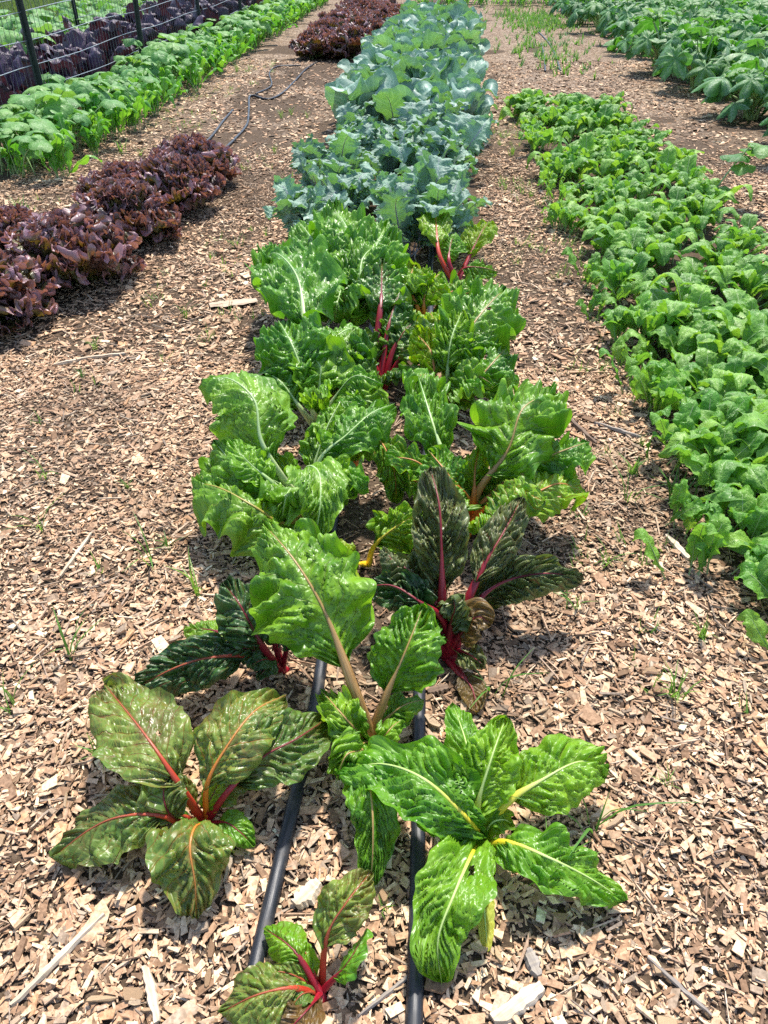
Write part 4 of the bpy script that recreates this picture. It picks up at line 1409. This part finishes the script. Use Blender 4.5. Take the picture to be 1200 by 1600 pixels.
for (px, py), spread, n in zones:
    c0 = P(px, py)
    for _ in range(n):
        x = c0[0] + r.normal(0, spread); y = c0[1] + r.normal(0, spread * 2.4)
        for b in range(4):
            a = r.uniform(0, 6.28); d = r.uniform(.03, .10); h = r.uniform(.04, .12)
            z = float(ground_z(x, y)); w = .009
            parts.append((np.array([(x - math.sin(a) * w, y + math.cos(a) * w, z), (x + math.sin(a) * w, y - math.cos(a) * w, z), (x + math.cos(a) * d, y + math.sin(a) * d, z + h)]), [[0, 1, 2]],
                          np.array([(0, 0), (0, 1), (1, .5)]), np.array([(0, 0), (0, .01), (.1, 0)])))
V, F, UV, UM, _ = join(parts)
tag(add("weedy_grass", mesh_from("weedy_grass", V, F, [GRASS_M], UV, UM)), "pale weedy grass in the gap beyond the turnip bed", kind="stuff")
# thin weed sprouts along the paths
parts = []
for _ in range(520):
    if r.random() < .5:
        x, y = r.uniform(.42, .78), r.uniform(1.0, 8.0)
    else:
        x, y = (r.uniform(-2.4, -1.85), r.uniform(4.2, 11)) if r.random() < .6 else (r.uniform(-1.3, -.5), r.uniform(1.2, 6))
    if vnoise(x * 2.2, y * 2.2, 91) < .55:
        continue
    for b in range(r.integers(3, 8)):
        a = r.uniform(0, 6.28); d = r.uniform(.01, .05); h = r.uniform(.015, .06); w = r.uniform(.0012, .003)
        bx, by = x + r.normal(0, .012), y + r.normal(0, .012)
        z = float(ground_z(bx, by))
        parts.append((np.array([(bx - math.sin(a) * w, by + math.cos(a) * w, z), (bx + math.sin(a) * w, by - math.cos(a) * w, z), (bx + math.cos(a) * d, by + math.sin(a) * d, z + h)]), [[0, 1, 2]],
                      np.array([(0, 0), (0, 1), (1, .5)]), np.array([(0, 0), (0, .01), (.1, 0)])))
V, F, UV, UM, _ = join(parts)
tag(add("path_weeds", mesh_from("path_weeds", V, F, [GRASS_M], UV, UM)), "thin green weed sprouts scattered along the mulch paths", kind="stuff")
# rough grass beyond the fences
lawn = np.random.default_rng(12)
n = 26000
x = lawn.uniform(-16, -5.3, n); y = lawn.uniform(9.5, 34, n)
keep = x < -5.3
x, y = x[keep], y[keep]; n = len(x)
a = lawn.uniform(0, 6.28, n); d = lawn.uniform(.05, .25, n); h = lawn.uniform(.15, .5, n); w = .014
z = ground_z(x, y)
V = np.stack([np.stack([x - np.sin(a) * w, y + np.cos(a) * w, z], -1), np.stack([x + np.sin(a) * w, y - np.cos(a) * w, z], -1), np.stack([x + np.cos(a) * d, y + np.sin(a) * d, z + h], -1)], 1).reshape(-1, 3)
F = np.arange(n * 3).reshape(-1, 3)
UV = np.tile(np.array([(0, 0), (0, 1), (1, .5)]), (n, 1))
tag(add("rough_grass", mesh_from("rough_grass", V, F, [leaf_material("rough_grass_blade", (0.07, 0.15, 0.035), (0.13, 0.19, 0.055), (0.2, .26, .1), n=2, vw=.02, vstr=.2, rough=.55, trans=.3, bscale=120, bstr=.1, fine=0, var=.3)], UV, UV * .1)), "rough uncut grass beyond the wire fences", kind="stuff")

# tall seedling on the mulch between turnips and squash
sp = P(1100, 322)
sv = thing("squash_seedling", "lone leggy seedling with broad pale leaves between turnips and squash", "seedling", (sp[0], sp[1], float(ground_z(sp[0], sp[1]))))
top = P(1175, 225, .34) - sp
st_pts = [(0, 0, 0), tuple(top * .5 + np.array([0, 0, .02])), tuple(top)]
v, f, uv, um = tube(st_pts, [.006, .005, .004], n=14, sides=7)
add("stem", mesh_from("stem", v, f, [GREEN_STEM], uv, um), sv)
for i, (az, s, tl) in enumerate(((-2.0, .95, .15), (-.6, .7, .2), (1.2, .8, .1), (2.6, .6, .3))):
    v, f, uv, um = polar_leaf(.13 * s, 5, .25, .05, .1, seed=i + 40)
    v = v + np.array([0, .05, 0])
    add("leaf", mesh_from("leaf", v, f, [SQ_L], uv, um), sv, tuple(top - np.array([0, 0, .03 * i])), (-tl, 0, az))

# ------------------------------------------------------------------ loose pieces on the mulch
def stick(label, a, b, w, t=.006, name="wood_splinter", bend=.0, tint=0):
    pa, pb = P(*a), P(*b)
    mid = (pa + pb) / 2
    ax = pb - pa; L = np.linalg.norm(ax); ang = math.atan2(ax[1], ax[0])
    r = np.random.default_rng(int(a[0] + a[1]))
    n = 13
    xs = np.linspace(-L / 2, L / 2, n)
    prof = w * .5 * (0.45 + .55 * np.sin(np.linspace(.15, 3.0, n))) * r.uniform(.8, 1.15, n)
    cy_ = bend * np.sin(np.linspace(0, np.pi, n)) + r.normal(0, w * .05, n)
    vs, fs = [], []
    for i in range(n):
        zt = t * r.uniform(.8, 1.15)
        vs += [(xs[i], cy_[i] - prof[i], 0), (xs[i], cy_[i] + prof[i], 0), (xs[i], cy_[i] + prof[i] * .8, zt), (xs[i], cy_[i] - prof[i] * .7, zt)]
    for i in range(n - 1):
        b0 = i * 4
        for k in range(4):
            fs.append([b0 + k, b0 + (k + 1) % 4, b0 + 4 + (k + 1) % 4, b0 + 4 + k])
    fs += [[0, 3, 2, 1], [4 * n - 4, 4 * n - 3, 4 * n - 2, 4 * n - 1]]
    me = mesh_from(name, vs, fs, [STICK_M[tint]], smooth_shade=False)
    o = add(name, me, None, (mid[0], mid[1], float(ground_z(mid[0], mid[1])) + .010), (r.normal(0, .1), r.normal(0, .03), ang))
    return tag(o, label, "wood piece")


def stick_material(name, c1, c2):
    t = NT(name)
    mp = t.n.new("ShaderNodeMapping"); mp.inputs["Scale"].default_value = (9, 160, 60); t.link(t.obj(), mp.inputs[0])
    f = t.noise(mp.outputs[0], 1.0, 4.0)
    t.link(t.mix(t.mapr(f, .3, .7), c1, c2), t.bsdf.inputs["Base Color"])
    t.bsdf.inputs["Roughness"].default_value = .8
    t.link(t.bump(f, .6, .003), t.bsdf.inputs["Normal"])
    return t.m


STICK_M = [stick_material("pale_split_wood", (0.42, 0.32, 0.21), (0.66, 0.55, 0.41)), stick_material("grey_wood", (0.20, 0.165, 0.135), (0.36, 0.31, 0.26)), stick_material("brown_bark", (0.09, 0.055, 0.035), (0.20, 0.13, 0.085)), stick_material("tan_bark", (0.34, 0.245, 0.165), (0.54, 0.42, 0.30))]
stick("long pale splinter lying slanted under the bronze chard", (20, 1575), (165, 1433), .012, .007)
stick("flat pale slab of bark on the path beside the crinkled chard", (328, 483), (402, 474), .085, .004, tint=3)
stick("white splinter standing out at the bottom picture edge", (228, 1512), (248, 1600), .018, .006)
stick("thin grey twig near the lime chard's hanging leaf", (560, 1592), (655, 1515), .006, .005, tint=1)
stick("broad pale stave at the bottom beside the tube", (770, 1600), (845, 1545), .030, .008)
stick("grey weathered stick lying near the torn chard leaf", (822, 1488), (842, 1530), .024, .009, tint=1)
stick("long bent twig on the path below the lettuces", (85, 575), (215, 552), .012, .008, tint=0, bend=.02)
stick("grey twig reaching from the mulch towards the turnip bed", (925, 665), (1000, 690), .014, .008, tint=1)
stick("brown root lying along the mulch beside the puckered chard", (880, 655), (930, 700), .014, .010, tint=2)
stick("pale forked chip beside the grass weed near the turnips", (1040, 840), (1075, 880), .020, .006)
stick("long thin twig at the bottom corner of the mulch", (1010, 1500), (1110, 1590), .007, .006, tint=1)
stick("slender pale splinter on the open path", (95, 905), (145, 840), .010, .006)
stick("pale crushed chunk of wood beside the curving tube", (462, 1420), (500, 1385), .035, .012)
stick("brown curled dead leaf on the soil by the straight tube", (668, 1085), (700, 1078), .025, .006, tint=2)

# cream coloured bulb beside the crimson stems
b = P(575, 602, .02)
seg, rin = 14, 9
vs, fs = [(0, 0, -.02)], []
for i in range(1, rin):
    a = math.pi * i / rin
    for j in range(seg):
        q = 2 * math.pi * j / seg
        rr = .014 * math.sin(a) * (1 + .06 * math.sin(3 * q))
        vs.append((rr * math.cos(q), rr * math.sin(q), -.024 * math.cos(a)))
vs.append((0, 0, .026))
for j in range(seg):
    fs.append([0, 1 + (j + 1) % seg, 1 + j])
    for i in range(rin - 2):
        fs.append([1 + i * seg + j, 1 + i * seg + (j + 1) % seg, 1 + (i + 1) * seg + (j + 1) % seg, 1 + (i + 1) * seg + j])
    fs.append([1 + (rin - 2) * seg + j, 1 + (rin - 2) * seg + (j + 1) % seg, len(vs) - 1])
tag(add("mushroom_cap", mesh_from("mushroom_cap", vs, fs, [plain_material("cream_skin", (.60, .56, .38), (.72, .68, .50), 60, .5, .1)]), None, (b[0], b[1], .025)), "small cream rounded cap beside the crimson chard stems", "mushroom")


# ------------------------------------------------------------------ pale row covers beyond the squash
COVER_M = plain_material("row_cover_cloth", (0.50, 0.55, 0.66), (0.60, 0.64, 0.72), 12, .7, .3)


def row_cover(label, px, py, w, length, hgt, seed):
    p = P(px, py, hgt * .8)
    r = np.random.default_rng(seed)
    nu_, nv_ = 26, 17
    vs, fs = [], []
    for i in range(nu_):
        for j in range(nv_):
            a = math.pi * j / (nv_ - 1)
            sag = 1 - .10 * abs(math.sin(math.pi * i / 5))
            rr = 1 + .03 * r.normal()
            vs.append((math.cos(a) * w * .5 * rr, (i / (nu_ - 1) - .5) * length, math.sin(a) * hgt * sag * rr))
    for i in range(nu_ - 1):
        for j in range(nv_ - 1):
            q = i * nv_ + j
            fs.append([q, q + 1, q + nv_ + 1, q + nv_])
    o = add("row_cover", mesh_from("row_cover", vs, fs, [COVER_M]), None, (p[0], p[1], 0), (0, 0, 1.5))
    o.modifiers.new("thickness", 'SOLIDIFY').thickness = .004
    tag(o, label, "row cover", "row covers beyond the squash")


row_cover("pale blue cloth row cover at the top picture corner beyond the squash", 1190, 2, .9, 1.6, .42, 3)
row_cover("small pale cloth row cover behind the squash, towards the far bean row", 912, -4, .5, .8, .3, 4)
